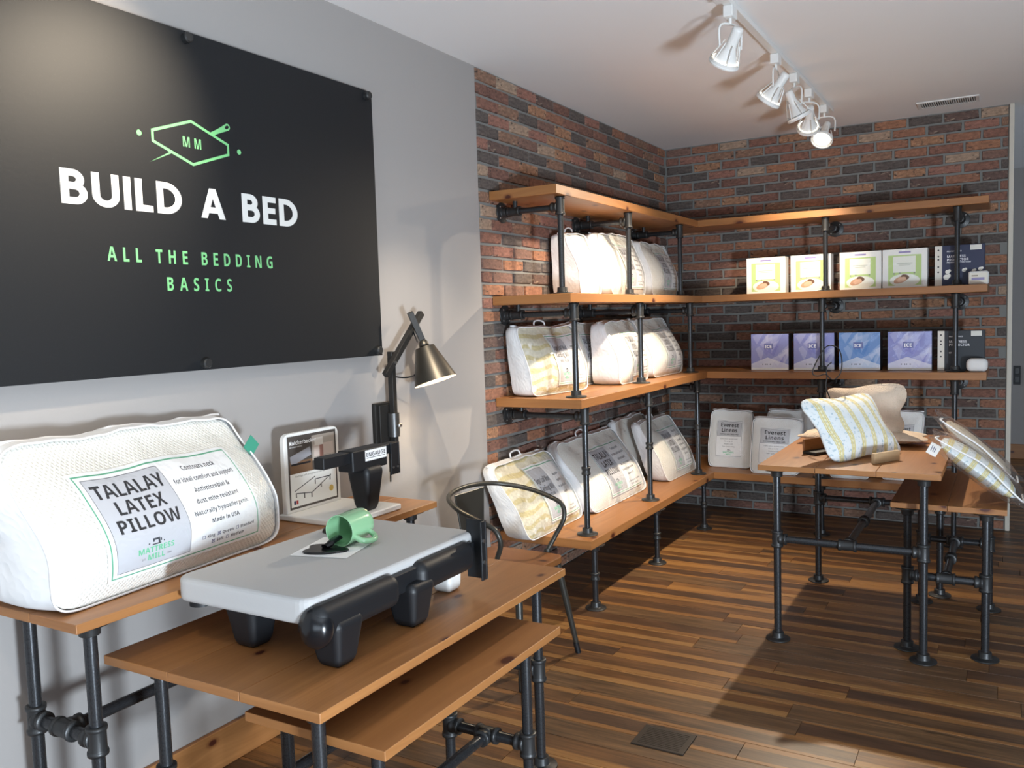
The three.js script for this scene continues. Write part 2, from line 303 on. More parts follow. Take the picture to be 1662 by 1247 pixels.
// ---------------------------------------------------------------- pipe shelving round the corner
const SH = [{ y: 2.1354, D: 0.3854, d: 0.4347 }, { y: 1.6032, D: 0.448, d: 0.562 }, { y: 1.0803, D: 0.4914, d: 0.6055 }, { y: 0.3801, D: 0.5274, d: 0.6007 }];
const ST = 0.0454, ZE = 2.609, XEnd = 2.179, SR = 0.0152;
{
  const t = thing('pipe_shelving', 'amber pine shelves on black pipes along the left brick wall, stepping outward downwards', 'shelving');
  const zs = [2.49, 1.608, 0.70];
  SH.forEach((s, i) => {
    const sh = new THREE.Shape([[0.004, -ZE], [s.D, -ZE], [s.D, -s.d], [0.004, -0.004]].map((p) => new THREE.Vector2(...p)));
    const g = new THREE.ExtrudeGeometry(sh, { depth: ST - 0.004, bevelEnabled: true, bevelSize: 0.002, bevelThickness: 0.002, bevelOffset: -0.002, bevelSegments: 1 }); g.rotateX(-Math.PI / 2).translate(0, s.y - ST + 0.002, 0);
    part('shelf_board', metreUV(g, 'z', i * 0.37, i * 0.21), M.pine, t);
  });
  for (let i = 0; i < 4; i++) {
    const s = SH[i], x = s.D - 0.041, top = s.y - ST, foot = i < 3 ? SH[i + 1].y : 0;
    for (const z of zs) {
      part('post', rod([x, foot + 0.01, z], [x, top, z], SR), M.pipe, t);
      part('flange', flange(x, foot + 0.0005, z), M.fitting, t);
      if (i === 2 || i === 3) part('coupling', sleeve([x, (foot + top) / 2 - 0.02, z], [x, (foot + top) / 2 + 0.02, z], 0.02), M.fitting, t);
      const yb = top - 0.052;
      if (i < 3) {
        part('bracket_arm', rod([0.03, yb, z], [x, yb, z], SR), M.pipe, t);
        part('tee_fitting', [sleeve([x, top - 0.001, z], [x, top - 0.092, z]), sleeve([x - 0.012, yb, z], [x - 0.048, yb, z])], M.fitting, t);
        part('wall_flange', [flange(0.004, yb, z, [1, 0, 0]), sleeve([0.04, yb, z], [0.115, yb, z]), rod([0.085, yb, z], [0.085, top, z], 0.012)], M.fitting, t);
        for (const q of screws(0.005, yb, z, [1, 0, 0])) part('screw', q, M.screw, t);
      } else part('flange', flange(x, top - 0.0005, z, [0, -1, 0]), M.fitting, t);
    }
  }
}
{
  const t = thing('pipe_shelving', 'amber pine shelves on black pipes across the back brick wall holding boxed protectors', 'shelving');
  const xs = [1.235, 2.01];
  SH.forEach((s, i) => {
    const sh = new THREE.Shape([[0.006, -0.0], [s.D + 0.001, -s.d], [XEnd, -s.d], [XEnd, -0.004], [0.006, -0.004]].slice(1).map((p) => new THREE.Vector2(...p)).concat([new THREE.Vector2(0.008, -0.004)]));
    const g = new THREE.ExtrudeGeometry(sh, { depth: ST - 0.004, bevelEnabled: true, bevelSize: 0.002, bevelThickness: 0.002, bevelOffset: -0.002, bevelSegments: 1 }); g.rotateX(-Math.PI / 2).translate(0, s.y - ST + 0.002, 0);
    part('shelf_board', metreUV(g, 'x', i * 0.53 + 0.2, i * 0.29), M.pine, t);
  });
  for (let i = 0; i < 4; i++) {
    const s = SH[i], z = s.d - 0.05, top = s.y - ST, foot = i < 3 ? SH[i + 1].y : 0, yb = top - 0.052;
    for (const x of xs) {
      part('post', rod([x, foot + 0.01, z], [x, top, z], SR), M.pipe, t);
      part('flange', flange(x, foot + 0.0005, z), M.fitting, t);
      if (i < 3) {
        part('bracket_arm', rod([x, yb, 0.03], [x, yb, z], SR), M.pipe, t);
        part('tee_fitting', [sleeve([x, top - 0.001, z], [x, top - 0.092, z]), sleeve([x, yb, z - 0.012], [x, yb, z - 0.048])], M.fitting, t);
        part('wall_flange', [flange(x, yb, 0.004, [0, 0, 1]), sleeve([x, yb, 0.04], [x, yb, 0.115])], M.fitting, t);
        for (const q of screws(x, yb, 0.005, [0, 0, 1])) part('screw', q, M.screw, t);
      } else part('flange', flange(x, top - 0.0005, z, [0, -1, 0]), M.fitting, t);
    }
  }
}

// ---------------------------------------------------------------- track lights
M.enamel = mat(lin(0.78, 0.78, 0.76), 0.35);
M.lampFace = mat(lin(0.9, 0.88, 0.82), 0.4, 0, { emissive: lin(1, 0.9, 0.74), emissiveIntensity: 6 });
M.lampOff = mat(lin(0.55, 0.56, 0.58), 0.2);
function trackHead(label, p, aim, lit, spin = 0, group, power = 1, cone = 0.5) {
  // a yoke hanging from the track, a lamp with a flared shade in it
  const t = thing('track_light', label, 'track light', p, 0, group);
  part('adapter', [rbox(-0.02, 0.02, -0.045, 0, -0.035, 0.035, 0.004), rod([0, -0.07, 0], [0, -0.04, 0], 0.007)], M.enamel, t);
  const c = V(0, -0.16, 0), dir = V(...aim).sub(V(...p).add(c)).normalize();
  const q = new THREE.Quaternion().setFromUnitVectors(V(0, -1, 0), dir);
  const yaw = Math.atan2(dir.x, dir.z) + spin, ax = Math.cos(yaw), az = -Math.sin(yaw);
  const w = 0.062, U = [[-w * ax, -0.16, -w * az], [-w * ax, -0.09, -w * az], [-w * 0.7 * ax, -0.072, -w * 0.7 * az], [w * 0.7 * ax, -0.072, w * 0.7 * az], [w * ax, -0.09, w * az], [w * ax, -0.16, w * az]];
  part('yoke', tube(U, 0.0045, 40), M.enamel, t);
  const put = (g) => g.applyQuaternion(q).translate(0, c.y, c.z);
  part('lamp_body', [put(lathe([[0, 0.085], [0.019, 0.083], [0.0225, 0.072], [0.0225, 0.012], [0.025, -0.002], [0.038, -0.03], [0.05, -0.05], [0.055, -0.062], [0.052, -0.062], [0.036, -0.034], [0.0, -0.01]], 30)), put(new THREE.CylinderGeometry(0.0635, 0.0635, 0.018, 32, 1, true).translate(0, -0.062, 0)), put(new THREE.CylinderGeometry(0.0595, 0.0595, 0.018, 32, 1, true).translate(0, -0.062, 0))], M.enamel, t);
  const ribs = []; for (let k = 0; k < 6; k++) { const a = k * Math.PI / 3; ribs.push(put(rod([0.034 * Math.cos(a), 0.02, 0.034 * Math.sin(a)], [0.062 * Math.cos(a), -0.055, 0.062 * Math.sin(a)], 0.003, 0.003, 6))); }
  part('shade_rib', ribs, M.enamel, t);
  part('shade_ring', put(new THREE.TorusGeometry(0.0615, 0.004, 8, 32).rotateX(Math.PI / 2).translate(0, -0.066, 0)), M.enamel, t);
  part('lamp_face', put(lathe([[0, -0.058], [0.03, -0.056], [0.054, -0.05]], 26)), lit ? M.lampFace : M.lampOff, t);
  if (lit) {
    const s = new THREE.SpotLight(WARM, SPOT.power * power, 0, cone, 0.75, 2); s.shadow.radius = 1.2; s.castShadow = true;
    const at0 = V(...p).add(c).addScaledVector(dir, 0.075); s.position.copy(at0); s.target.position.copy(at0.clone().add(dir)); scene.add(s, s.target);
  }
  return t;
}
function track(label, x, z0, z1) { const t = thing('light_track', label, 'track', [x, H, z0]); part('rail', rbox(-0.018, 0.018, -0.022, 0, 0, z1 - z0, 0.003), M.enamel, t); part('feed_box', rbox(-0.03, 0.03, -0.035, -0.0005, (z1 - z0) - 0.09, z1 - z0 + 0.03, 0.005), M.enamel, t); return t; }
track('white ceiling track with five lamp heads above the striped pillow table', 1.305, 0.58, 3.0);
const TY = H - 0.022;
trackHead('white track lamp at the near end of the ceiling track, turned to the wall', [1.305, TY, 2.82], [0.4, 1.3, 2.1], true, 0.2, 'track lamps', 1.1, 0.62);
trackHead('lit white track lamp second from the near end, turned to the bags', [1.305, TY, 2.04], [0.15, 1.25, 1.7], true, 0.3, 'track lamps', 1.05, 0.66);
trackHead('unlit white track lamp in the middle of the crowded end', [1.305, TY, 1.63], [1.9, 0.9, 1.0], false, 0.0, 'track lamps');
trackHead('lit white track lamp turned to the green and white boxes', [1.305, TY, 1.25], [1.02, 1.75, 0.25], true, 0.5, 'track lamps', 1.0, 0.46);
trackHead('lit white track lamp at the far end pointing down at the table', [1.305, TY, 0.80], [0.95, 0.2, 2.75], true, 0.1, 'track lamps', 2.1, 0.85);
track('second white ceiling track over the sign, outside the view', 0.9, 4.05, 6.4);
trackHead('lit track lamp washing the wall by the lamp, outside the view', [0.9, TY, 4.12], [0.0, 1.1, 3.1], true, 0, 'sign track lamps', 0.9, 0.34);
trackHead('lit track lamp turned to the upper part of the sign, outside the view', [0.9, TY, 4.42], [0.05, 2.05, 4.85], true, 0, 'sign track lamps', 0.85, 0.55);
trackHead('lit track lamp turned to the wall beneath the sign, outside the view', [0.9, TY, 5.9], [0.0, 1.1, 4.9], true, 0, 'sign track lamps', 0.35, 0.42);

// ---------------------------------------------------------------- vents
{
  const t = thing('ceiling_vent', 'narrow white slotted air vent in the ceiling above the back shelves', 'vent', [1.95, H, 0.32]);
  part('frame', [rbox(-0.172, 0.172, -0.008, 0, -0.092, -0.072, 0.003), rbox(-0.172, 0.172, -0.008, 0, 0.072, 0.092, 0.003), rbox(-0.172, -0.15, -0.008, 0, -0.072, 0.072, 0.003), rbox(0.15, 0.172, -0.008, 0, -0.072, 0.072, 0.003)], M.enamel, t);
  part('duct', box(-0.15, 0.15, -0.0015, -0.0005, -0.072, 0.072), M.black, t);
  for (let i = 0; i < 24; i++) { const x = -0.142 + i * 0.0123; part('slat', box(-0.0022, 0.0022, -0.006, 0.004, -0.07, 0.07).rotateZ(0.6).translate(x, -0.004, 0), M.enamel, t); }
}
{
  const t = thing('floor_vent', 'dark brown metal vent cover set in the plank floor', 'vent', [1.27, 0, 3.632]);
  const m = mat(lin(0.028, 0.02, 0.015), 0.5, 0.3);
  part('rim', rbox(-0.095, 0.095, 0, 0.005, -0.075, 0.075, 0.002), m, t);
  for (let i = 0; i < 11; i++) part('slat', rbox(-0.075, 0.075, 0.0045, 0.0062, -0.058 + i * 0.0116 - 0.0035, -0.058 + i * 0.0116 + 0.0035, 0.001, 1), m, t);
}

// ---------------------------------------------------------------- the black sign
function geoWord(x, text, left, right, top, bottom) { // heavy geometric capitals drawn with strokes
  const h = bottom - top, s = h * 0.205; x.save(); x.lineWidth = s; x.lineJoin = 'miter'; x.lineCap = 'butt'; x.miterLimit = 8;
  const W = { B: 0.66, U: 0.72, I: 0.205, L: 0.5, D: 0.76, A: 0.84, E: 0.52, ' ': 0.36 }, gap = 0.115;
  let total = 0; for (const c of text) total += (W[c] + gap) * h; total -= gap * h; const k = (right - left) / total; let p = 0;
  x.translate(left, top); x.scale(k, 1);
  for (const c of text) {
    const w = W[c] * h, a = s / 2; x.save(); x.beginPath(); x.rect(p - 2, 0, w + 4, h); x.clip(); x.beginPath();
    if (c === 'I') { x.moveTo(p + a, 0); x.lineTo(p + a, h); }
    if (c === 'L') { x.moveTo(p + a, 0); x.lineTo(p + a, h - a); x.lineTo(p + w, h - a); }
    if (c === 'E') { x.moveTo(p + w, a); x.lineTo(p + a, a); x.lineTo(p + a, h - a); x.lineTo(p + w, h - a); x.moveTo(p + a, h / 2); x.lineTo(p + w * 0.94, h / 2); }
    if (c === 'U') { const r = (w - s) / 2; x.moveTo(p + a, 0); x.lineTo(p + a, h - a - r); x.arc(p + a + r, h - a - r, r, Math.PI, 0, true); x.lineTo(p + w - a, 0); }
    if (c === 'D') { const r = h / 2 - a; x.moveTo(p + a, a); x.lineTo(p + w - a - r, a); x.arc(p + w - a - r, h / 2, r, -Math.PI / 2, Math.PI / 2); x.lineTo(p + a, h - a); x.closePath(); }
    if (c === 'B') { const m = h * 0.47, r1 = (m - a) / 2, r2 = (h - a - m) / 2, e1 = p + w * 0.9 - a - r1, e2 = p + w - a - r2; x.moveTo(p + a, m); x.lineTo(e1, m); x.arc(e1, (a + m) / 2, r1, Math.PI / 2, -Math.PI / 2, true); x.lineTo(p + a, a); x.lineTo(p + a, h - a); x.lineTo(e2, h - a); x.arc(e2, (m + h - a) / 2, r2, Math.PI / 2, -Math.PI / 2, true); x.lineTo(p + a, m); }
    if (c === 'A') { x.moveTo(p + a * 0.75, h + s * 0.6); x.lineTo(p + w / 2, -s * 0.05); x.lineTo(p + w - a * 0.75, h + s * 0.6); x.moveTo(p + w * 0.26, h * 0.72); x.lineTo(p + w * 0.74, h * 0.72); }
    x.strokeStyle = x.fillStyle; x.stroke(); x.restore(); p += (W[c] + gap) * h;
  }
  x.restore();
}
function spaced(x, text, cx, base, size, width, font = 'bold') { // centred line stretched to a width with open spacing
  x.font = `${font} ${size}px sans-serif`; const ws = [...text].map((c) => x.measureText(c).width * 0.8), sum = ws.reduce((a, b) => a + b, 0), gap = (width - sum) / (text.length - 1); let p = cx - width / 2;
  x.textAlign = 'left'; [...text].forEach((c, i) => { x.save(); x.translate(p, base); x.scale(0.8, 1); x.fillText(c, 0, 0); x.restore(); p += ws[i] + gap; });
}
{
  const t = thing('wall_sign', 'large black sign with white and mint lettering on the grey wall', 'sign', [0.028, 1.353, 4.483]);
  const face = tex(canvas(2046, 1200, (x, w, h) => {
    x.fillStyle = 'rgb(33,35,38)'; x.fillRect(0, 0, w, h);
    for (let i = 0; i < 26000; i++) { const g = 28 + rnd() * 14; x.fillStyle = `rgba(${g},${g + 1},${g + 3},0.5)`; x.fillRect(rnd() * w, rnd() * h, 2 + rnd() * 2, 2 + rnd() * 2); }
    const S = w / 1.826, mint = 'rgb(140,224,150)';
    x.fillStyle = 'rgb(246,246,242)'; geoWord(x, 'BUILD A BED', 518, 1536, 541, 650);
    x.fillStyle = mint; spaced(x, 'ALL THE BEDDING', 1025, 822, 66, 726); spaced(x, 'BASICS', 1027, 916, 66, 294);
    const cx = 1026, cy = 388, hw = 0.146 * S, hh = 0.068 * S, e = 0.016 * S; x.strokeStyle = mint; x.lineWidth = 10; x.lineJoin = 'miter';
    // needle drawn first, the hexagon's inside covers it
    x.save(); x.translate(cx, cy); x.rotate(-0.47); x.beginPath(); x.moveTo(-0.182 * S, 0); x.lineTo(-0.05 * S, -5); x.lineTo(0.12 * S, -8); x.lineTo(0.15 * S, -11); x.arc(0.165 * S, 0, 13, -1.9, 1.9); x.lineTo(0.12 * S, 8); x.lineTo(-0.05 * S, 5); x.closePath(); x.fillStyle = mint; x.fill(); x.fillStyle = 'rgb(33,35,38)'; x.beginPath(); x.ellipse(0.163 * S, 0, 10, 6, 0, 0, 7); x.fill(); x.restore();
    const hex = () => { x.beginPath(); x.moveTo(cx, cy - hh); x.lineTo(cx + hw, cy - e); x.lineTo(cx + hw, cy + e); x.lineTo(cx, cy + hh); x.lineTo(cx - hw, cy + e); x.lineTo(cx - hw, cy - e); x.closePath(); };
    hex(); x.fillStyle = 'rgb(33,35,38)'; x.fill(); x.stroke();
    x.fillStyle = mint; for (const d of [-1, 1]) { x.beginPath(); x.arc(cx + d * 0.193 * S, cy, 10, 0, 7); x.fill(); }
    x.font = 'bold 48px sans-serif'; spaced(x, 'MM', cx, cy + 18, 50, 86);
  }));
  const pm = mat(lin(0.75, 0.75, 0.75), 0.5, 0, { clearcoat: 0, specularIntensity: 0.55, map: face, bumpMap: plasterBump, bumpScale: 0.0003 });
  part('panel', rbox(0, 0.018, 0, 1.071, -0.913, 0.913, 0.002, 1), mat(lin(0.014, 0.015, 0.018), 0.5), t);
  part('printed_face', new THREE.PlaneGeometry(1.822, 1.067).rotateY(Math.PI / 2).translate(0.0186, 0.5355, 0), pm, t);
  for (const z of [-0.876, 0, 0.876]) for (const y of [0.022, 1.048]) part('standoff', [rod([-0.034, y, z], [0.0, y, z], 0.011), rod([0.018, y, z], [0.036, y, z], 0.0165, 0.0165, 22), rod([0.036, y, z], [0.041, y, z], 0.0165, 0.013, 22)], M.fitting, t);
}

// ---------------------------------------------------------------- wall lamp
{
  const t = thing('wall_lamp', 'dark bronze swing-arm wall lamp with a tapered metal shade', 'lamp', [-0.006, 0.975, 3.515]);
  const iron = mat(lin(0.022, 0.021, 0.020), 0.55, 0.3), bronze = mat(lin(0.105, 0.098, 0.085), 0.4, 0.9), cream = mat(lin(0.66, 0.58, 0.44), 0.6);
  part('back_plate', [rbox(0, 0.02, 0, 0.175, -0.02, 0.08, 0.003), rbox(0.02, 0.032, 0.008, 0.167, -0.005, 0.065, 0.003)], iron, t);
  part('clamp', [rod([0.05, 0.03, 0], [0.05, 0.13, 0], 0.026, 0.026, 24), rbox(0.03, 0.05, 0.04, 0.12, -0.02, 0.02, 0.003)], mat(lin(0.10, 0.10, 0.10), 0.4, 0.8), t);
  part('wing_screw', [rod([0.07, 0.08, 0.006], [0.095, 0.08, 0.012], 0.004), rbox(0.09, 0.097, 0.073, 0.087, 0.0, 0.022, 0.002)], M.screw, t);
  part('pole', rbox(0.04, 0.065, 0.0, 0.39, -0.0125, 0.0125, 0.002), iron, t);
  const bar = (a, b, w, d) => { const A = V(...a), B = V(...b), L = A.distanceTo(B), g = new RoundedBoxGeometry(d, L, w, 2, 0.002); g.translate(0, L / 2, 0); const q = new THREE.Quaternion().setFromUnitVectors(V(0, 1, 0), B.clone().sub(A).normalize()); return g.applyQuaternion(q).translate(...a); };
  part('long_arm', bar([0.078, 0.295, 0.075], [0.078, 0.55, -0.19], 0.026, 0.024), iron, t);
  part('short_arm', bar([0.104, 0.553, -0.075], [0.125, 0.435, -0.125], 0.026, 0.024), iron, t);
  part('arm_bolt', [rod([0.09, 0.345, 0.022], [0.096, 0.345, 0.022], 0.006), rod([0.116, 0.52, -0.088], [0.122, 0.52, -0.088], 0.006)], M.screw, t);
  const sd = V(0.30, -0.94, -0.04).normalize(), q = new THREE.Quaternion().setFromUnitVectors(V(0, -1, 0), sd), S0 = [0.127, 0.425, -0.128];
  const put = (g) => g.applyQuaternion(q).translate(...S0);
  part('socket', put(lathe([[0, 0.012], [0.012, 0.01], [0.019, 0.0], [0.022, -0.012], [0.022, -0.026], [0, -0.026]], 22)), bronze, t);
  part('shade', [put(lathe([[0.022, -0.022], [0.042, -0.024], [0.094, -0.178]], 48))], bronze, t);
  part('shade_lining', [put(lathe([[0.021, -0.026], [0.040, -0.027], [0.0925, -0.178]], 48))], cream, t);
  part('light_bulb', put(new THREE.SphereGeometry(0.026, 20, 14).translate(0, -0.085, 0)), mat(lin(1, 0.95, 0.85), 0.4, 0, { emissive: lin(1, 0.82, 0.55), emissiveIntensity: 5 }), t);
  part('cord', [tube([[0.085, 0.50, -0.135], [0.09, 0.47, -0.115], [0.115, 0.425, -0.105]], 0.0032, 20), tube([[0.05, 0.285, -0.01], [0.06, 0.277, -0.05], [0.075, 0.276, -0.09], [0.1, 0.29, -0.125]], 0.0032, 24), tube([[0.03, 0.0, -0.01], [0.02, -0.03, -0.012], [0.012, -0.17, -0.012]], 0.0032, 16)], M.black, t);
  const l = new THREE.PointLight(lin(1, 0.84, 0.6), 0.65, 0, 2); l.shadow.radius = 1.3; l.castShadow = true; const bp = V(0, -0.085, 0).applyQuaternion(q).add(V(...S0)).add(t.position); l.position.copy(bp); scene.add(l);
}

// ---------------------------------------------------------------- armchair of sheet steel with a wooden seat
{
  const t = thing('armchair', 'dark metal tub armchair with a round rail and plain wooden seat', 'chair', [0.43, 0, 3.27], -0.06);
  const steel = mat(lin(0.055, 0.053, 0.046), 0.36, 0.45);   // local +x is the front
  const seat = new THREE.Shape(); const a = 0.19, b = 0.175, r = 0.05;
  seat.moveTo(-a + r, -b); seat.lineTo(a - r, -b - 0.01); seat.quadraticCurveTo(a, -b - 0.01, a, -b + r); seat.lineTo(a, b - r); seat.quadraticCurveTo(a, b + 0.01, a - r, b + 0.01); seat.lineTo(-a + r, b); seat.quadraticCurveTo(-a, b, -a, b - r); seat.lineTo(-a, -b + r); seat.quadraticCurveTo(-a, -b, -a + r, -b);
  part('seat', metreUV(new THREE.ExtrudeGeometry(seat, { depth: 0.022, bevelEnabled: true, bevelSize: 0.003, bevelThickness: 0.003, bevelOffset: -0.003, bevelSegments: 2, curveSegments: 8 }).rotateX(-Math.PI / 2).translate(0, 0.425, 0), 'x', 0.3, 0.4), mat(lin(0.62, 0.55, 0.48), 0.5, 0, { map: pineTex }), t);
  part('seat_frame', [rbox(-0.17, 0.175, 0.395, 0.424, -0.165, 0.165, 0.01)], steel, t);
  for (const [x, z, fx, fz] of [[0.165, -0.155, 0.215, -0.23], [0.165, 0.155, 0.215, 0.23], [-0.15, -0.15, -0.215, -0.215], [-0.15, 0.15, -0.215, 0.215]]) {
    const l = part('leg', [rod([fx, 0.012, fz], [x, 0.415, z], 0.011, 0.017, 12)], steel, t); part('foot', rod([fx + (fx - x) * 0.02, 0.0, fz], [fx - (fx - x) * 0.12, 0.05, fz - (fz - z) * 0.12], 0.0125, 0.013, 12), M.black, l);
  }
  part('arm_rail', [tube([[0.085, 0.452, -0.205], [0.115, 0.52, -0.232], [0.15, 0.60, -0.25], [0.135, 0.652, -0.262], [0.06, 0.684, -0.268], [-0.06, 0.716, -0.25], [-0.17, 0.742, -0.165], [-0.208, 0.752, 0], [-0.17, 0.742, 0.165], [-0.06, 0.716, 0.25], [0.06, 0.684, 0.268], [0.135, 0.652, 0.262], [0.15, 0.60, 0.25], [0.115, 0.52, 0.232], [0.085, 0.452, 0.205]], 0.0105, 140, false, 12)], steel, t);
  for (const k of [-1, 1]) part('arm_foot', [rod([0.09, 0.425, 0.2 * k], [0.085, 0.458, 0.206 * k], 0.016), rbox(0.05, 0.15, 0.418, 0.428, k > 0 ? 0.165 : -0.215, k > 0 ? 0.215 : -0.165, 0.004)], steel, t);
  const bs = new THREE.Shape([[-0.06, 0], [0.06, 0], [0.085, 0.16], [0.105, 0.31], [-0.105, 0.31], [-0.085, 0.16]].map((p) => new THREE.Vector2(...p)));
  const bg = new THREE.ExtrudeGeometry(bs, { depth: 0.004, bevelEnabled: true, bevelSize: 0.002, bevelThickness: 0.002, bevelSegments: 1 }); const bp = bg.attributes.position;
  bg.rotateY(Math.PI / 2).rotateZ(0.1).translate(-0.172, 0.425, 0); for (let i = 0; i < bp.count; i++) bp.setX(i, bp.getX(i) + 1.6 * bp.getZ(i) ** 2); bg.computeVertexNormals();
  part('backrest', bg, steel, t);
  const rib = new THREE.Shape([[-0.035, 0.03], [0.035, 0.03], [0.06, 0.25], [-0.06, 0.25]].map((p) => new THREE.Vector2(...p))); const hole = new THREE.Path([[-0.029, 0.036], [0.029, 0.036], [0.053, 0.244], [-0.053, 0.244]].map((p) => new THREE.Vector2(...p))); rib.holes.push(hole);
  part('pressed_rib', new THREE.ExtrudeGeometry(rib, { depth: 0.003, bevelEnabled: false }).rotateY(Math.PI / 2).rotateZ(0.1).translate(-0.165, 0.425, 0), steel, t);
}
// ---------------------------------------------------------------- printed inserts
function mill(x, cx, cy, s) { // small sewing machine over the shop's name
  x.save(); x.translate(cx, cy); x.scale(s, s); x.fillStyle = 'rgb(50,54,60)';
  x.fillRect(-16, -38, 30, 8); x.fillRect(8, -38, 8, 22); x.fillRect(-16, -38, 7, 14); x.fillRect(-20, -16, 40, 5); x.fillRect(18, -34, 6, 12); for (const d of [-34, 34]) { x.beginPath(); x.arc(d, -20, 3, 0, 7); x.fill(); }
  x.fillStyle = 'rgb(98,186,140)'; x.textAlign = 'center'; x.font = 'bold 34px sans-serif'; x.fillText('MATTRESS', 0, 18); x.fillText('MILL', 0, 50);
  x.fillStyle = 'rgb(120,120,124)'; x.font = 'bold 10px sans-serif'; x.fillText('EST', -58, 46); x.fillText('1988', 60, 46); x.restore();
}
function insert(heads, lines, ticks, soft) {
  return tex(canvas(768, 432, (x, w, h) => {
    x.fillStyle = 'rgb(236,236,236)'; x.fillRect(0, 0, w, h); x.strokeStyle = 'rgb(84,160,124)'; x.lineWidth = 5; x.strokeRect(16, 14, w - 32, h - 28);
    x.fillStyle = 'rgb(190,191,196)'; x.fillRect(36, 30, 330, h - 60); x.strokeStyle = 'rgb(70,72,76)'; x.lineWidth = 2; x.strokeRect(36, 30, 330, h - 60);
    x.fillStyle = 'rgb(22,23,28)'; x.textAlign = 'center';
    if (soft) { x.font = 'bold 54px sans-serif'; x.fillText(heads[0], 201, 130, 316); x.fillText(heads[1], 201, 192, 300); x.font = 'bold 28px sans-serif'; x.fillText(heads[2], 201, 236); } else heads.forEach((t, i) => { x.font = 'bold 74px sans-serif'; x.fillText(t, 201, 106 + i * 70, 316); });
    mill(x, 201, 330, 1.0);
    x.fillStyle = 'rgb(50,50,56)'; x.font = 'bold 26px sans-serif'; lines.forEach((t, i) => x.fillText(t, 555, 66 + i * 47, 330));
    x.font = 'bold 20px sans-serif'; ticks.forEach((l, r) => { const y = 366 + r * 30; let p = 560 - x.measureText(l).width / 2; x.textAlign = 'left'; for (const c of l) { const q = x.measureText(c === '□' || c === '■' ? 'M' : c).width; if (c === '□' || c === '■') { x.strokeStyle = 'rgb(60,64,110)'; x.lineWidth = 2; x.strokeRect(p, y - 14, 13, 13); if (c === '■') { x.beginPath(); x.moveTo(p - 2, y - 17); x.lineTo(p + 15, y + 1); x.moveTo(p + 15, y - 17); x.lineTo(p - 2, y + 1); x.stroke(); } } else x.fillText(c, p, y); p += q; } x.textAlign = 'center'; });
  }));
}
const latexTex = insert(['TALALAY', 'LATEX', 'PILLOW'], ['Contours neck', 'for ideal comfort and support', 'Antimicrobial &', 'dust mite resistant', 'Naturally hypoallergenic', 'Made in USA'], ['□ King   ■ Queen   □ Standard', '■ Soft   □ Medium'], false);
const woolTex = insert(['Sugar Loaf Wool', 'Carding Mill', 'WOOL PILLOW'], ['', 'Temperature', 'regulating', 'For side and back', 'sleepers'], ['King  Queen', 'Firm  Medium  Soft'], true);
const everestTex = tex(canvas(384, 512, (x, w, h) => {
  x.fillStyle = 'rgb(236,236,236)'; x.fillRect(0, 0, w, h); x.strokeStyle = 'rgb(80,84,90)'; x.lineWidth = 3; x.strokeRect(10, 10, w - 20, h - 20); x.fillStyle = 'rgb(192,193,197)'; x.fillRect(20, 22, w - 40, 194); x.strokeRect(20, 22, w - 40, 194);
  x.fillStyle = 'rgb(26,28,32)'; x.textAlign = 'center'; x.font = 'bold 74px sans-serif'; x.fillText('Everest', w / 2, 92); x.fillText('Linens', w / 2, 162); x.font = 'bold 24px sans-serif'; x.fillText('COTTON MATTRESS PAD', w / 2, 200);
  x.fillStyle = 'rgb(110,110,114)'; x.font = '22px sans-serif'; ['100% cotton quilted cover', 'Fits up to 18"', 'Made in USA', 'Twin  Queen  King'].forEach((t, i) => x.fillText(t, w / 2, 262 + i * 36)); mill(x, w / 2, 440, 0.95);
}));
const paperM = (t) => mat(lin(1, 1, 1), 0.7, 0, { map: t });
const latexPaper = paperM(latexTex), woolPaper = paperM(woolTex), everestPaper = paperM(everestTex);

// ---------------------------------------------------------------- bedding in clear zip bags
const weave = pixels(256, 256, (u, v) => { const a = Math.sin((u + v) * Math.PI * 14), b = Math.sin((u - v) * Math.PI * 14), g = 128 + 60 * (a > b ? a : b) + 30 * wrapN(u, v, 20, 20, 3); return [g, g, g]; }); weave.repeat.set(5, 5);
M.latexCover = mat(lin(0.80, 0.78, 0.72), 0.85, 0, { bumpMap: weave, bumpScale: 0.004 });
M.gusset = mat(lin(0.78, 0.79, 0.80), 0.6, 0, { bumpMap: pixels(256, 256, (u, v) => { const g = 128 + 80 * wrapN(u, v, 6, 5, 3) + 60 * (1 - 2 * Math.abs(wrapN(u, v, 12, 14, 5))); return [g, g, g]; }), bumpScale: 0.006 });
M.plastic = mat(lin(1, 1, 1), 0.06, 0, { transmission: 1, thickness: 0, ior: 1.42, bumpMap: pixels(256, 256, (u, v) => { const g = 128 + 90 * wrapN(u, v, 8, 12, 3) + 70 * (1 - 2 * Math.abs(wrapN(u, v, 18, 26, 5))); return [g, g, g]; }), bumpScale: 0.008 });
M.wrap = mat(lin(1, 1, 1), 0.08, 0, { transmission: 1, thickness: 0, ior: 1.4 });
M.wool = mat(lin(1, 1, 1), 0.9, 0, { map: colour(pixels(256, 256, (u, v) => { const s = Math.abs(Math.sin(v * Math.PI * 9 + 2.2 * wrapN(u, v, 5, 3, 2))); let c = mix([214, 208, 188], [198, 184, 136], sm(0.75, 0.9, s) * 0.8); c = mix(c, [236, 232, 220], sm(0.1, 0.5, wrapN(u, v, 16, 16, 4))); return c.map((q) => q * (1 + 0.12 * wrapN(u, v, 40, 40, 6))); })), bumpMap: plasterBump, bumpScale: 0.004 });
M.quilt = mat(lin(0.80, 0.80, 0.78), 0.9, 0, { bumpMap: weave, bumpScale: 0.001 });
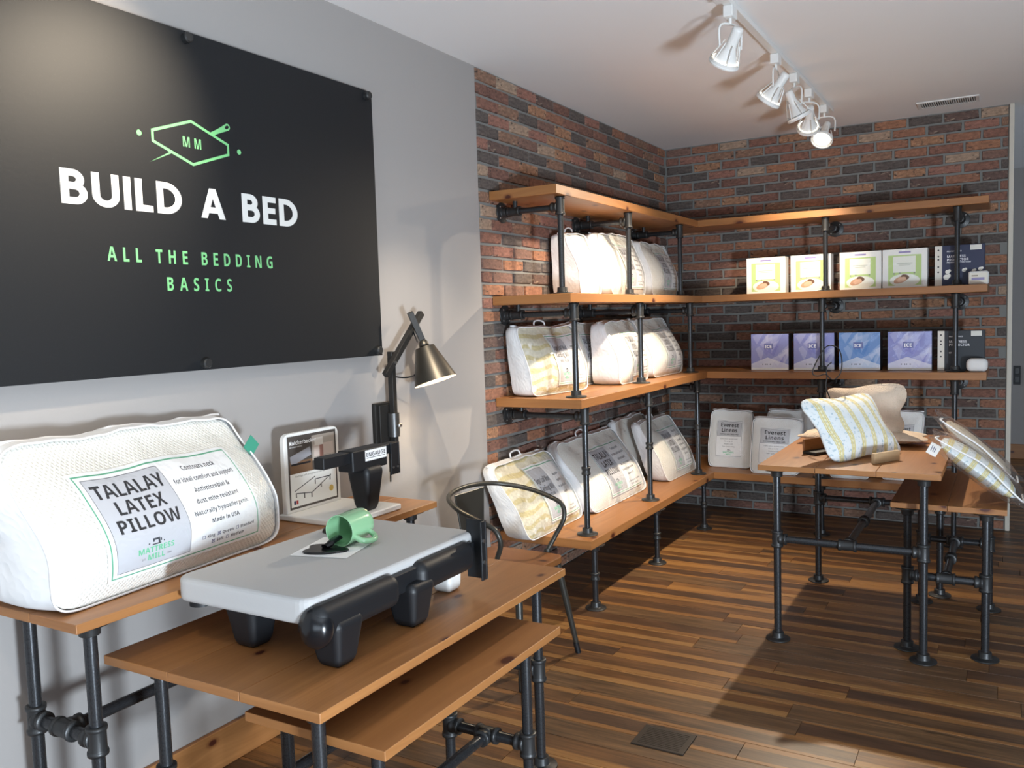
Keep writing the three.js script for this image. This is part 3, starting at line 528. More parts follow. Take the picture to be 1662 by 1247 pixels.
M.ticking = mat(lin(1, 1, 1), 0.85, 0, { map: colour(pixels(512, 256, (u, v) => {
  const p = (u * 6) % 1; let c = [224, 230, 232]; const vine = wrapN(u, v, 34, 20, 3) + 0.5 * wrapN(u, v, 70, 46, 8);
  c = mix(c, [176, 196, 206], sm(0.16, 0.4, vine)); c = mix(c, [232, 222, 160], sm(0.36, 0.38, p) * (1 - sm(0.62, 0.64, p)) * 0.55);
  for (const q of [0.34, 0.42, 0.58, 0.66]) c = mix(c, [206, 184, 92], (1 - sm(0.012, 0.024, Math.abs(p - q))) * 0.9);
  if (p > 0.45 && p < 0.55) { const d = Math.sin(v * 90) * 0.5 + 0.5; c = mix(c, [190, 184, 150], d > 0.6 ? 0.6 : 0); } return c;
})), bumpMap: plasterBump, bumpScale: 0.001 });
M.zip = mat(lin(0.86, 0.86, 0.87), 0.55);
function bag(name, label, category, pos, turn, o, group) {
  // local x: width, y: up, z: out of the front; the back stands upright, the front slopes back to the zip
  const { w, h, d, dTop = d * 0.5, lean = 0.04, bulge = 0.045, fill = 0.86, skin, paper, rect, sideways = 0, crumple = 0.007 } = o;
  const t = thing(name, label, category, pos, turn, group), E = 9, s0 = rnd() * 50, N = 104;
  const sOf = (x, y) => Math.pow(Math.pow(Math.abs(x / (w / 2)), E) + Math.pow(Math.abs((y - h / 2) / (h / 2)), E), 1 / E);
  const D = (y) => d + (dTop - d) * sm(0.3, 1.05, y / h), zb = -d / 2, zf = (y) => zb + D(y);
  const puff = (s, y) => bulge * (1 - Math.pow(Math.min(1, s), 3)) * (1 - sm(fill - 0.14, fill + 0.12, y / h) * 0.85);
  const ridge = (x, y) => 1 - 2 * Math.abs(noise(x * 26 + s0, y * 30 - x * 9, s0));
  const crease = (x, y, k) => crumple * k * (noise(x * 12 + s0, y * 16, s0) * 1.2 + 0.5 * ridge(x, y) + 0.5 * noise(x * 60, y * 44 + s0, 3)) * (0.35 + sm(0.62, 0.95, y / h) * 1.9);
  const sag = (x, y) => 0.012 * noise(x * 5 + s0, 2.5, 1) * sm(0.3, 1, y / h) + 0.010 * noise(x * 11, 7 + s0, 1) * sm(0.6, 1, y / h);
  const put = (x, y, z) => [x + sideways * y + 0.010 * noise(y * 7 + s0, x > 0 ? 3.3 : 8.8, 0) * Math.pow(Math.abs(2 * x / w), 3), Math.max(0.001, y + sag(x, y)), z - lean * y];
  const rim = (a) => { const c = Math.cos(a), s = Math.sin(a), k = Math.pow(Math.pow(Math.abs(c), E) + Math.pow(Math.abs(s), E), -1 / E), X = c * k, Y = s * k, ear = Math.max(0, Math.abs(X * Y) - 0.72); return [X * w / 2 * (1 + ear * 0.06), h / 2 + Y * h / 2 * (1 + (Y > 0 ? ear * 0.12 : 0))]; };
  const mesh = (p, u, ix) => { const g = new THREE.BufferGeometry(); g.setAttribute('position', new THREE.Float32BufferAttribute(p, 3)); g.setAttribute('uv', new THREE.Float32BufferAttribute(u, 2)); g.setIndex(ix); g.computeVertexNormals(); return g; };
  const disc = (rings, sMax, f, flip) => { // concentric rings from the middle to the rim
    const p = [], u = [], ix = []; for (let r = 0; r <= rings; r++) for (let k = 0; k <= N; k++) { const [rx, ry] = rim(k / N * Math.PI * 2), q = sMax * r / rings, x = rx * q, y = h / 2 + (ry - h / 2) * q; p.push(...put(x, y, f(x, y, q))); u.push(x * 2 + 0.5, y * 2); }
    for (let r = 0; r < rings; r++) for (let k = 0; k < N; k++) { const a = r * (N + 1) + k, b = a + N + 1; flip ? ix.push(a, b + 1, b, a, a + 1, b + 1) : ix.push(a, b, b + 1, a, b + 1, a + 1); }
    return mesh(p, u, ix);
  };
  part('filling', [disc(16, 0.985, (x, y, s) => zf(y) + puff(s, y) - 0.007 - 0.004 * Math.pow(s, 8)), disc(6, 0.985, () => zb + 0.004, true)], skin, t);
  const band = [], bi = [], bu = []; for (let k = 0; k <= N; k++) { const [x, y] = rim(k / N * Math.PI * 2); for (let j = 0; j <= 6; j++) { const q = j / 6, sn = Math.sin(q * Math.PI), o2 = 1 + 0.022 * sn + sn * crease(x + q * 0.4, y + q * 0.3, 1.4); band.push(...put(x * o2, h / 2 + (y - h / 2) * o2, zf(y) - D(y) * q)); bu.push(k / N * 4, q * 0.4); } }
  for (let k = 0; k < N; k++) for (let j = 0; j < 6; j++) { const a = k * 7 + j, b = a + 7; bi.push(a, a + 1, b + 1, a, b + 1, b); }
  part('gusset', mesh(band, bu, bi), M.gusset, t);
  part('clear_front', disc(34, 1, (x, y, s) => zf(y) + puff(s, y) + 0.003 + crease(x, y, 1) * (1 - Math.pow(s, 6))), M.plastic, t);
  part('back_panel', disc(3, 1, () => zb, true), M.gusset, t);
  const pipe = []; for (let k = 0; k < N; k++) { const [x, y] = rim(k / N * Math.PI * 2), q = put(x, y, zf(y) + 0.001); q[1] = Math.max(0.004, q[1]); pipe.push(q); }
  part('piping', tube(pipe, 0.0032, 208, true, 6), M.zip, t);
  const zp = []; for (let k = 0; k <= 24; k++) { const x = (k / 24 - 0.5) * w * 0.97; zp.push(put(x, h + 0.004 + 0.004 * noise(x * 20, s0, 2), zb + D(h) * 0.5)); } part('zip', tube(zp, 0.0048, 80, false, 6), M.zip, t);
  if (o.handle) part('handle', tube([[-0.05, 0], [-0.045, 0.026], [0, 0.036], [0.045, 0.026], [0.05, 0]].map(([x, y]) => put(x, h + y, zb + D(h) * 0.5)), 0.0045, 30), M.zip, t);
  if (paper) {
    const [x0, x1, y0, y1] = rect, nx = 18, ny = 14, p = [], u = [], ix = [];
    for (let j = 0; j <= ny; j++) for (let i = 0; i <= nx; i++) { const x = w * (x0 + (x1 - x0) * i / nx), y = h * (y0 + (y1 - y0) * j / ny); p.push(...put(x, y, zf(y) + puff(sOf(x, y), y) - 0.0025)); u.push(i / nx, j / ny); }
    for (let j = 0; j < ny; j++) for (let i = 0; i < nx; i++) { const a = j * (nx + 1) + i; ix.push(a, a + 1, a + nx + 2, a, a + nx + 2, a + nx + 1); }
    part('printed_insert', mesh(p, u, ix), paper, t);
  }
  return t;
}
const LW = Math.PI / 2, [YB, YC, YD] = [SH[1].y + 0.0006, SH[2].y + 0.0006, SH[3].y + 0.0006];
const LP = { skin: M.latexCover, paper: latexPaper, rect: [-0.17, 0.42, 0.12, 0.84] }, WP = { skin: M.wool, paper: woolPaper, rect: [-0.1, 0.47, 0.13, 0.88], handle: true };
const G1 = 'pillows in clear bags on the left shelves';
// on the console
{
  const t = bag('pillow_bag', 'big latex pillow in a clear zip bag on the narrow wall table', 'pillow', [0.175, 0.8006, 4.82], 1.65, { w: 0.80, h: 0.405, d: 0.25, dTop: 0.075, lean: 0.03, bulge: 0.05, fill: 0.82, ...LP, rect: [-0.33, 0.36, 0.12, 0.79], crumple: 0.008 });
  part('hang_tag', new THREE.BoxGeometry(0.05, 0.05, 0.002).rotateZ(Math.PI / 4).translate(0.408, 0.30, 0.02), mat(lin(0.05, 0.30, 0.2), 0.5), t);
}
bag('pillow_bag', 'wool pillow bag at the end of the bench shelf behind the chair arm', 'pillow', [0.2, YD, 2.45], LW, { w: 0.62, h: 0.37, d: 0.125, dTop: 0.06, lean: 0.33, sideways: -0.12, bulge: 0.035, ...WP }, G1);
bag('pillow_bag', 'long latex pillow bag in the middle of the bench shelf', 'pillow', [0.235, YD, 1.69], LW, { w: 0.83, h: 0.38, d: 0.14, dTop: 0.06, lean: 0.42, bulge: 0.035, handle: true, ...LP }, G1);
bag('pillow_bag', 'latex pillow bag leaning in the corner of the bench shelf, in front of another', 'pillow', [0.305, YD, 0.79], 1.54, { w: 0.56, h: 0.39, d: 0.13, dTop: 0.06, lean: 0.3, bulge: 0.03, sideways: -0.10, handle: true, ...LP }, G1);
bag('pillow_bag', 'pale bag mostly hidden behind the corner latex pillow on the bench shelf', 'pillow', [0.075, YD, 0.95], LW, { w: 0.54, h: 0.41, d: 0.10, dTop: 0.05, lean: 0.05, bulge: 0.01, skin: M.latexCover }, G1);
bag('pillow_bag', 'wool pillow bag at the near end of the third shelf', 'pillow', [0.165, YC, 2.29], 1.43, { w: 0.52, h: 0.355, d: 0.13, dTop: 0.07, lean: 0.12, bulge: 0.04, ...WP }, G1);
bag('pillow_bag', 'pale bag half hidden between wool and latex pillows on the third shelf', 'pillow', [0.085, YC, 1.72], LW, { w: 0.50, h: 0.36, d: 0.12, lean: 0.02, bulge: 0.015, ...LP }, G1);
bag('pillow_bag', 'latex pillow bag in the middle of the third shelf with a crumpled top', 'pillow', [0.26, YC, 1.56], LW, { w: 0.46, h: 0.37, d: 0.17, dTop: 0.08, lean: 0.02, bulge: 0.04, crumple: 0.011, ...LP }, G1);
bag('pillow_bag', 'latex pillow bag at the corner end of the third shelf', 'pillow', [0.24, YC, 0.96], LW, { w: 0.56, h: 0.375, d: 0.2, dTop: 0.08, lean: 0.02, bulge: 0.045, crumple: 0.010, ...LP }, G1);
bag('pillow_bag', 'pale bag at the near end of the second shelf, set back', 'pillow', [0.125, YB, 1.86], LW, { w: 0.28, h: 0.36, d: 0.17, lean: 0.02, bulge: 0.02, skin: M.latexCover, handle: true }, G1);
bag('pillow_bag', 'brightly lit latex pillow bag in the middle of the second shelf', 'pillow', [0.178, YB, 1.43], LW, { w: 0.54, h: 0.375, d: 0.185, dTop: 0.1, lean: 0.02, bulge: 0.032, crumple: 0.011, ...LP }, G1);
bag('pillow_bag', 'brightly lit latex pillow bag at the corner end of the second shelf', 'pillow', [0.178, YB, 0.79], LW, { w: 0.5, h: 0.365, d: 0.185, dTop: 0.1, lean: 0.02, bulge: 0.032, crumple: 0.011, ...LP }, G1);
const G2 = 'cotton mattress pads on the back bench', EP = { skin: M.quilt, paper: everestPaper, rect: [-0.33, 0.30, 0.2, 0.84], bulge: 0.025, dTop: 0.06, fill: 0.92, lean: 0.1 };
bag('mattress_pad_bag', 'cotton mattress pad bag nearest the corner on the back bench', 'mattress pad', [0.575, YD, 0.335], 0.03, { w: 0.30, h: 0.39, d: 0.11, ...EP }, G2);
bag('mattress_pad_bag', 'cotton mattress pad bag in front on the back bench, partly behind the table corner', 'mattress pad', [0.93, YD, 0.49], -0.03, { w: 0.33, h: 0.365, d: 0.11, ...EP }, G2);
bag('mattress_pad_bag', 'mattress pad bag peeking out behind the front one on the back bench', 'mattress pad', [0.97, YD, 0.26], 0.05, { w: 0.32, h: 0.40, d: 0.10, ...EP }, G2);
bag('mattress_pad_bag', 'mattress pad bag on the back bench seen below the table edge', 'mattress pad', [1.40, YD, 0.48], 0, { w: 0.24, h: 0.30, d: 0.10, ...EP }, G2);
bag('mattress_pad_bag', 'shiny mattress pad bag on the back bench behind the peach fleece', 'mattress pad', [1.71, YD, 0.44], 0, { w: 0.24, h: 0.43, d: 0.10, ...EP }, G2);

// ---------------------------------------------------------------- boxed protectors on the back shelves
function ripple(g, k) { const p = g.attributes.position; for (let i = 0; i < p.count; i++) p.setZ(i, 0.0026 * noise(p.getX(i) * 22 + k * 9, p.getY(i) * 22, k)); g.computeVertexNormals(); return g; }
function carton(name, label, category, x0, x1, y, h, zf, depth, faceM, sideM, group, wrap = true) {
  const w = x1 - x0, t = thing(name, label, category, [(x0 + x1) / 2, y + 0.0006, zf], 0, group);
  part('carton', rbox(-w / 2, w / 2, 0, h, -depth, 0, 0.003), sideM, t);
  part('printed_front', new THREE.PlaneGeometry(w - 0.004, h - 0.004).translate(0, h / 2, 0.0006), faceM, t);
  if (wrap) part('shrink_wrap', ripple(new THREE.PlaneGeometry(w * 0.99, h * 0.99, 16, 16), x0).translate(0, h / 2, 0.0042), M.wrap, t);
  return t;
}
const babyFace = tex(canvas(384, 360, (x, w, h) => {
  x.fillStyle = 'rgb(244,244,240)'; x.fillRect(0, 0, w, h); x.fillStyle = 'rgb(150,140,190)'; x.font = 'bold 20px sans-serif'; x.textAlign = 'center'; x.fillRect(140, 20, 104, 16);
  x.fillStyle = 'rgb(188,214,140)'; x.fillRect(48, 54, w - 96, h - 76); x.fillStyle = 'rgb(240,242,232)'; x.fillRect(92, 66, w - 190, 150); x.beginPath(); x.ellipse(w / 2, 290, 130, 60, 0, 0, 7); x.fill();
  x.fillStyle = 'rgb(150,160,140)'; x.fillRect(120, 130, 140, 4); x.fillRect(140, 146, 100, 3); for (const [a, b] of [[100, 226], [150, 222], [276, 224]]) { x.beginPath(); x.arc(a, b, 8, 0, 7); x.fill(); }
  x.fillStyle = 'rgb(206,160,128)'; x.beginPath(); x.ellipse(160, 282, 66, 30, -0.35, 0, 7); x.fill(); x.fillStyle = 'rgb(112,78,54)'; x.beginPath(); x.ellipse(196, 258, 36, 22, 0.3, 0, 7); x.fill(); x.fillStyle = 'rgb(222,180,150)'; x.beginPath(); x.ellipse(166, 282, 42, 22, -0.35, 0, 7); x.fill();
}));
const iceFace = (blue) => tex(canvas(384, 384, (x, w, h) => {
  x.fillStyle = blue ? 'rgb(112,150,206)' : 'rgb(142,148,206)'; x.fillRect(0, 0, w, h); let s = 9; const q = () => { s = (s * 16807) % 2147483647; return s / 2147483647; };
  for (let i = 0; i < 26; i++) { const a = q() * w, b = q() * h; x.fillStyle = q() < 0.55 ? `rgba(226,226,240,${0.12 + q() * 0.3})` : (blue ? `rgba(60,120,190,${0.1 + q() * 0.25})` : `rgba(104,104,190,${0.1 + q() * 0.25})`); x.beginPath(); x.moveTo(a, b); x.lineTo(a + 60 + q() * 120, b - 120 + q() * 100); x.lineTo(a + 20 + q() * 80, b + 40 + q() * 120); x.closePath(); x.fill(); }
  x.fillStyle = 'rgba(230,230,238,0.75)'; x.beginPath(); x.moveTo(0, h); x.lineTo(0, 320); x.lineTo(170, 250); x.lineTo(w, 330); x.lineTo(w, h); x.fill(); x.fillStyle = 'rgb(232,232,232)'; x.fillRect(0, h - 24, w, 24);
  x.fillStyle = 'rgba(90,96,160,0.75)'; x.fillRect(134, 100, 92, 62); x.fillStyle = 'white'; x.font = 'bold 46px sans-serif'; x.textAlign = 'left'; x.fillText('ICE', 142, 150); x.fillStyle = 'rgb(70,74,96)'; for (const a of [120, 150, 166, 198]) { x.beginPath(); x.arc(a, 324, 6, 0, 7); x.fill(); }
}));
const darkFace = (navy) => tex(canvas(420, 384, (x, w, h) => {
  x.fillStyle = navy ? 'rgb(38,44,76)' : 'rgb(36,42,50)'; x.fillRect(0, 0, w, h); x.fillStyle = 'rgb(226,222,212)'; x.fillRect(0, 0, 62, h); x.fillStyle = 'rgb(60,60,64)'; for (const b of [40, 100, 130, 200, 250]) { x.beginPath(); x.arc(30, b, 8, 0, 7); x.fill(); }
  x.fillStyle = 'rgb(232,232,236)'; x.font = 'bold 17px sans-serif'; x.fillText('PROTECT-A-BED', 102, 62); x.font = 'bold 33px sans-serif'; x.fillText('MATTRESS', 102, 116); x.fillText('PROTECTOR', 102, 148); x.font = 'bold 17px sans-serif'; x.fillText(navy ? 'PREMIUM COTTON TERRY' : 'KIT', 102, navy ? 168 : 220);
  x.fillStyle = 'rgb(222,222,214)'; x.fillRect(300, 4, 96, 48); if (navy) { x.fillStyle = 'rgb(240,238,230)'; for (const [a, b, r] of [[110, 250, 20], [100, 300, 26], [250, 240, 18], [330, 250, 16], [386, 236, 18], [360, 300, 26]]) { x.beginPath(); x.arc(a, b, r, 0, 7); x.arc(a + r * 0.8, b - r * 0.5, r * 0.7, 0, 7); x.fill(); } }
}));
{
  const side = mat(lin(0.76, 0.75, 0.72), 0.6), blackSide = mat(lin(0.016, 0.017, 0.022), 0.35), baby = mat(lin(1, 1, 1), 0.5, 0, { map: babyFace }), iceV = mat(lin(1, 1, 1), 0.45, 0, { map: iceFace(false) }), iceB = mat(lin(1, 1, 1), 0.45, 0, { map: iceFace(true) });
  const names = ['nearest the shelf corner', 'standing behind the pipe post', 'third from the shelf corner', 'next to the navy box'];
  [[0.695, 0.961], [0.996, 1.258], [1.313, 1.57], [1.576, 1.84]].forEach(([a, b], i) => carton('protector_box', 'green and white protector box ' + names[i], 'box', a, b, SH[1].y, 0.25, 0.322, 0.1, baby, side, 'green and white boxes'));
  const n2 = ['lilac ice box nearest the corner on the third shelf', 'lilac ice box behind the pipe post on the third shelf', 'bluest ice box on the third shelf, behind the wire loops', 'lilac ice box beside the dark box on the third shelf'];
  [[0.754, 1.008], [1.039, 1.301], [1.327, 1.58], [1.622, 1.878]].forEach(([a, b], i) => carton('protector_box', n2[i], 'box', a, b, SH[2].y, 0.248, 0.448, 0.11, i === 2 ? iceB : iceV, blackSide, 'ice boxes'));
  carton('protector_box', 'navy mattress protector box at the end of the second shelf', 'box', 1.88, 2.158, SH[1].y, 0.254, 0.322, 0.1, mat(lin(1, 1, 1), 0.5, 0, { map: darkFace(true) }), mat(lin(0.02, 0.025, 0.06), 0.5), null, false);
  carton('protector_box', 'charcoal mattress protector box at the end of the third shelf', 'box', 1.907, 2.166, SH[2].y, 0.248, 0.448, 0.1, mat(lin(1, 1, 1), 0.5, 0, { map: darkFace(false) }), blackSide, null, false);
  const lab = tex(canvas(128, 64, (x) => { x.fillStyle = 'rgb(232,228,216)'; x.fillRect(0, 0, 128, 64); x.fillStyle = 'rgb(150,140,120)'; x.fillRect(16, 14, 44, 8); x.fillStyle = 'rgb(158,150,190)'; x.fillRect(16, 30, 90, 16); }));
  const a = thing('folded_protector', 'small folded white protector with a lilac label in front of the navy box', 'protector', [2.127, SH[1].y + 0.0006, 0.385]); part('folded_cloth', new RoundedBoxGeometry(0.112, 0.083, 0.07, 4, 0.016).translate(0, 0.0415, 0), M.whiteCloth, a); part('paper_band', new THREE.PlaneGeometry(0.098, 0.06).translate(0, 0.042, 0.0358), mat(lin(1, 1, 1), 0.7, 0, { map: lab }), a);
  const b = thing('folded_protector', 'small rolled white protector in front of the charcoal box', 'protector', [2.128, SH[2].y + 0.0006, 0.52]); part('folded_cloth', new RoundedBoxGeometry(0.115, 0.08, 0.085, 5, 0.03).translate(0, 0.04, 0), M.whiteCloth, b); part('plastic_end', new THREE.SphereGeometry(0.03, 14, 10).scale(0.35, 1, 1).translate(0.058, 0.04, 0), M.plastic, b);
}

// ---------------------------------------------------------------- model bed, mug and stand
const SOFT = { };
function slabGeo(w, l, th, r, bev) { const s = new THREE.Shape(), a = w / 2, b = l / 2; s.moveTo(-a + r, -b); s.lineTo(a - r, -b); s.quadraticCurveTo(a, -b, a, -b + r); s.lineTo(a, b - r); s.quadraticCurveTo(a, b, a - r, b); s.lineTo(-a + r, b); s.quadraticCurveTo(-a, b, -a, b - r); s.lineTo(-a, -b + r); s.quadraticCurveTo(-a, -b, -a + r, -b); const g = new THREE.ExtrudeGeometry(s, { depth: th - 2 * bev, bevelEnabled: true, bevelSize: bev, bevelThickness: bev, bevelOffset: -bev, bevelSegments: 4, curveSegments: 6 }); return g.rotateX(-Math.PI / 2).translate(0, bev, 0); }
function taperLeg(x, y, z, w0, w1, h) { const g = new RoundedBoxGeometry(1, 1, 1, 4, 0.2).translate(0, 0.5, 0), p = g.attributes.position; for (let i = 0; i < p.count; i++) { const k = w0 + (w1 - w0) * p.getY(i); p.setXYZ(i, x + p.getX(i) * k, y + p.getY(i) * h, z + p.getZ(i) * k); } g.computeVertexNormals(); return g; }
{
  const t = thing('model_bed_frame', 'small sample bed corner with grey mattress and black plastic frame legs', 'bed model', [0.64, 0.66, 4.57]);
  const grey = mat(lin(0.46, 0.455, 0.45), 0.9, 0, { bumpMap: plasterBump, bumpScale: 0.0006 });
  part('mattress', slabGeo(0.475, 0.73, 0.066, 0.045, 0.014).translate(0.016, 0.118, 0.0), grey, t);
  part('inner_rail', rbox(0.232, 0.272, 0.105, 0.16, -0.32, 0.33, 0.004), M.black, t);
  part('rail_sleeve', [new RoundedBoxGeometry(0.065, 0.085, 0.31, 5, 0.03).translate(0.262, 0.127, 0.215)], M.black, t);
  part('rail_cap', [new THREE.SphereGeometry(0.052, 24, 16).scale(0.9, 1, 0.7).translate(0.255, 0.115, 0.345)], M.blackGloss, t);
  part('rail_sleeve', [new RoundedBoxGeometry(0.065, 0.085, 0.275, 5, 0.03).translate(0.262, 0.127, -0.165)], M.black, t);
  part('end_bracket', [rbox(0.235, 0.305, 0.045, 0.225, -0.342, -0.334, 0.002), rbox(0.299, 0.305, 0.045, 0.225, -0.334, -0.31, 0.002)], M.black, t);
  for (const y of [0.10, 0.165]) part('bolt', rod([0.305, y, -0.322], [0.309, y, -0.322], 0.006), M.screw, t);
  for (const [x, z] of [[-0.04, 0.27], [0.248, 0.272], [0.248, -0.028], [-0.04, -0.25]]) part('plastic_leg', taperLeg(x, 0, z, 0.07, 0.112, 0.125), M.black, t);
  part('corner_foot', rod([-0.18, 0.1, 0.315], [-0.18, 0.119, 0.315], 0.03), M.black, t);
  part('white_leg', taperLeg(0.17, 0, -0.315, 0.066, 0.075, 0.113), M.white, t);
}
{
  const n = thing('paper_napkin', 'white square napkin under the tipped mug on the grey mattress', 'napkin', [0.625, 0.8448, 4.545], 0.25); part('sheet', rbox(-0.088, 0.088, 0, 0.0018, -0.10, 0.10, 0.0007, 1), M.paper, n);
  const sp = thing('spill_prop', 'glossy black spilled coffee prop in front of the mug', 'fake spill', [0.623, 0.8468, 4.585], 0.1);
  const s = new THREE.Shape(); for (let i = 0; i <= 40; i++) { const a = i / 40 * Math.PI * 2, r = 0.046 * (1 + 0.16 * Math.sin(a * 3 + 1) + 0.08 * Math.sin(a * 5)); const p = [r * 1.25 * Math.cos(a), r * Math.sin(a)]; i ? s.lineTo(...p) : s.moveTo(...p); }
  part('puddle', new THREE.ExtrudeGeometry(s, { depth: 0.002, bevelEnabled: true, bevelSize: 0.003, bevelThickness: 0.002, bevelSegments: 2 }).rotateX(-Math.PI / 2).translate(0, 0.002, 0), M.blackGloss, sp);
  part('pour', tube([[0.0, 0.010, 0.0], [0.003, 0.013, -0.012], [0.004, 0.020, -0.03], [0.004, 0.024, -0.06]], 0.007, 24).scale(1.9, 1, 1), M.blackGloss, sp);
  const m = thing('mug', 'mint green ceramic mug tipped on its side on the napkin', 'mug', [0.636, 0.8468 + 0.0475, 4.485], 0.12);
  const cer = mat(lin(0.26, 0.50, 0.28), 0.16, 0, { clearcoat: 0.6, clearcoatRoughness: 0.08 });
  part('body', lathe([[0, -0.058], [0.040, -0.058], [0.045, -0.054], [0.0465, -0.03], [0.0465, 0.058], [0.0455, 0.0595], [0.0435, 0.058], [0.0435, -0.048], [0.038, -0.053], [0, -0.053]], 48).rotateX(Math.PI / 2), cer, m);
  part('handle', tube([[0.04, -0.018, 0.04], [0.062, -0.028, 0.036], [0.076, -0.033, 0.012], [0.072, -0.032, -0.018], [0.055, -0.025, -0.032], [0.039, -0.017, -0.034]], 0.0085, 40, false, 12), cer, m);
  part('printed_band', new THREE.CylinderGeometry(0.0468, 0.0468, 0.05, 16, 1, true, 1.35, 0.8).rotateX(Math.PI / 2).rotateZ(2.2).translate(0, 0, -0.01), mat(lin(0.36, 0.44, 0.44), 0.3), m);
  const l = thing('spill_prop', 'black rubber spill lying on the mattress behind the mug', 'fake spill', [0.51, 0.8448, 4.40]);
  part('puddle', new THREE.CylinderGeometry(0.04, 0.045, 0.012, 28).scale(1.3, 1, 0.8).translate(0, 0.006, 0), M.blackGloss, l); part('lip', new THREE.SphereGeometry(0.03, 20, 12).scale(1, 0.7, 0.5).translate(0, 0.024, -0.01), M.blackGloss, l);
}
{
  const t = thing('display_stand', 'white plastic counter stand with a bed frame advert', 'display', [0.22, 0.8006, 4.06]);
  part('base', rbox(-0.15, 0.15, 0, 0.0215, -0.16, 0.16, 0.006), M.white, t);
  const sh = new THREE.Shape(), a = 0.141, hh = 0.284, r = 0.03; sh.moveTo(-a, 0); sh.lineTo(a, 0); sh.lineTo(a, hh - r); sh.quadraticCurveTo(a, hh, a - r, hh); sh.lineTo(-a + r, hh); sh.quadraticCurveTo(-a, hh, -a, hh - r); sh.lineTo(-a, 0);
  part('upright', new THREE.ExtrudeGeometry(sh, { depth: 0.014, bevelEnabled: true, bevelSize: 0.004, bevelThickness: 0.004, bevelOffset: -0.004, bevelSegments: 3, curveSegments: 8 }).rotateY(Math.PI / 2).translate(-0.132, 0.0215, 0.012), M.white, t);
  const pr = tex(canvas(512, 540, (x, w, h) => {
    x.fillStyle = 'rgb(78,72,68)'; x.fillRect(0, 0, w, h); x.fillStyle = 'rgb(120,92,70)'; x.fillRect(18, 190, 230, 90); x.fillStyle = 'rgb(170,160,150)'; x.fillRect(250, 20, 245, 190); x.fillStyle = 'rgb(196,180,170)'; x.fillRect(270, 90, 210, 90); x.fillStyle = 'rgb(150,110,100)'; x.fillRect(330, 80, 40, 110); x.fillStyle = 'rgb(214,208,200)'; x.fillRect(280, 40, 90, 60);
    x.fillStyle = 'rgb(150,150,156)'; x.beginPath(); x.moveTo(20, 150); x.lineTo(230, 96); x.lineTo(240, 160); x.lineTo(30, 220); x.fill(); x.fillStyle = 'rgb(34,34,38)'; x.fillRect(30, 205, 200, 14); x.fillRect(300, 190, 150, 12);
    x.fillStyle = 'rgb(246,246,246)'; x.font = 'bold 40px sans-serif'; x.fillText('Knickerbocker', 18, 66); x.font = '13px sans-serif'; x.fillText('BED FRAME COMPANY', 20, 86); x.fillStyle = 'rgb(250,250,250)'; x.font = 'bold 26px sans-serif'; x.fillText('enGAUGE', 380, 236);
    x.fillStyle = 'rgb(238,238,234)'; x.fillRect(14, 280, w - 28, h - 296); x.fillStyle = 'rgb(110,108,104)'; x.font = 'italic 18px sans-serif'; x.fillText('7 inch legs with re-engineered side rails', 60, 308);
    x.strokeStyle = 'rgb(40,40,46)'; x.lineWidth = 6; x.beginPath(); x.moveTo(50, 410); x.lineTo(270, 330); x.moveTo(60, 426); x.lineTo(230, 446); x.lineTo(330, 400); x.moveTo(230, 446); x.lineTo(440, 344); x.moveTo(270, 352); x.lineTo(440, 352); x.stroke();
    for (const [p, q] of [[66, 424], [150, 440], [226, 448], [330, 392], [430, 352], [268, 356]]) x.fillRect(p - 6, q, 12, 34); x.fillStyle = 'rgb(206,176,96)'; x.beginPath(); x.arc(440, 450, 24, 0, 7); x.fill(); x.fillStyle = 'rgb(40,44,90)'; x.fillRect(40, 478, 20, 28); x.fillStyle = 'rgb(170,50,50)'; x.fillRect(64, 478, 20, 28);
  }));
  part('printed_panel', new THREE.PlaneGeometry(0.25, 0.262).rotateY(Math.PI / 2).translate(-0.1135, 0.022 + 0.142, 0.012), mat(lin(1, 1, 1), 0.4, 0, { map: pr }), t);
  const g = thing('bed_leg_sample', 'black plastic bed leg sample with a steel bracket on the white stand', 'bed leg', [0.315, 0.8222, 4.03]);
  part('leg', taperLeg(0, 0, 0.0, 0.062, 0.105, 0.16), M.black, g);
  part('rail_clamp', [rbox(-0.035, 0.035, 0.15, 0.225, -0.085, 0.105, 0.006)], M.black, g);
  part('rail', rbox(-0.022, 0.022, 0.182, 0.222, 0.1, 0.235, 0.003), M.black, g); part('rail_end', rbox(-0.018, 0.018, 0.185, 0.222, -0.165, -0.08, 0.003), M.black, g);
  part('end_bracket', [rbox(-0.024, 0.024, 0.105, 0.222, -0.172, -0.165, 0.002), rbox(0.018, 0.024, 0.105, 0.222, -0.165, -0.12, 0.002)], M.black, g);
  for (const z of [-0.155, -0.13]) part('bolt', rod([0.024, 0.132, z], [0.027, 0.132, z], 0.004), M.screw, g);
  const st = tex(canvas(256, 96, (x) => { x.fillStyle = 'rgb(236,236,236)'; x.fillRect(0, 0, 256, 96); x.fillStyle = 'rgb(50,52,56)'; x.font = 'bold 50px sans-serif'; x.textAlign = 'center'; x.fillText('ENGAUGE', 128, 58, 236); x.fillRect(16, 68, 224, 5); }));
  part('sticker', new THREE.PlaneGeometry(0.118, 0.038).rotateY(Math.PI / 2).translate(0.0355, 0.2, -0.02), mat(lin(1, 1, 1), 0.4, 0, { map: st }), g);
}

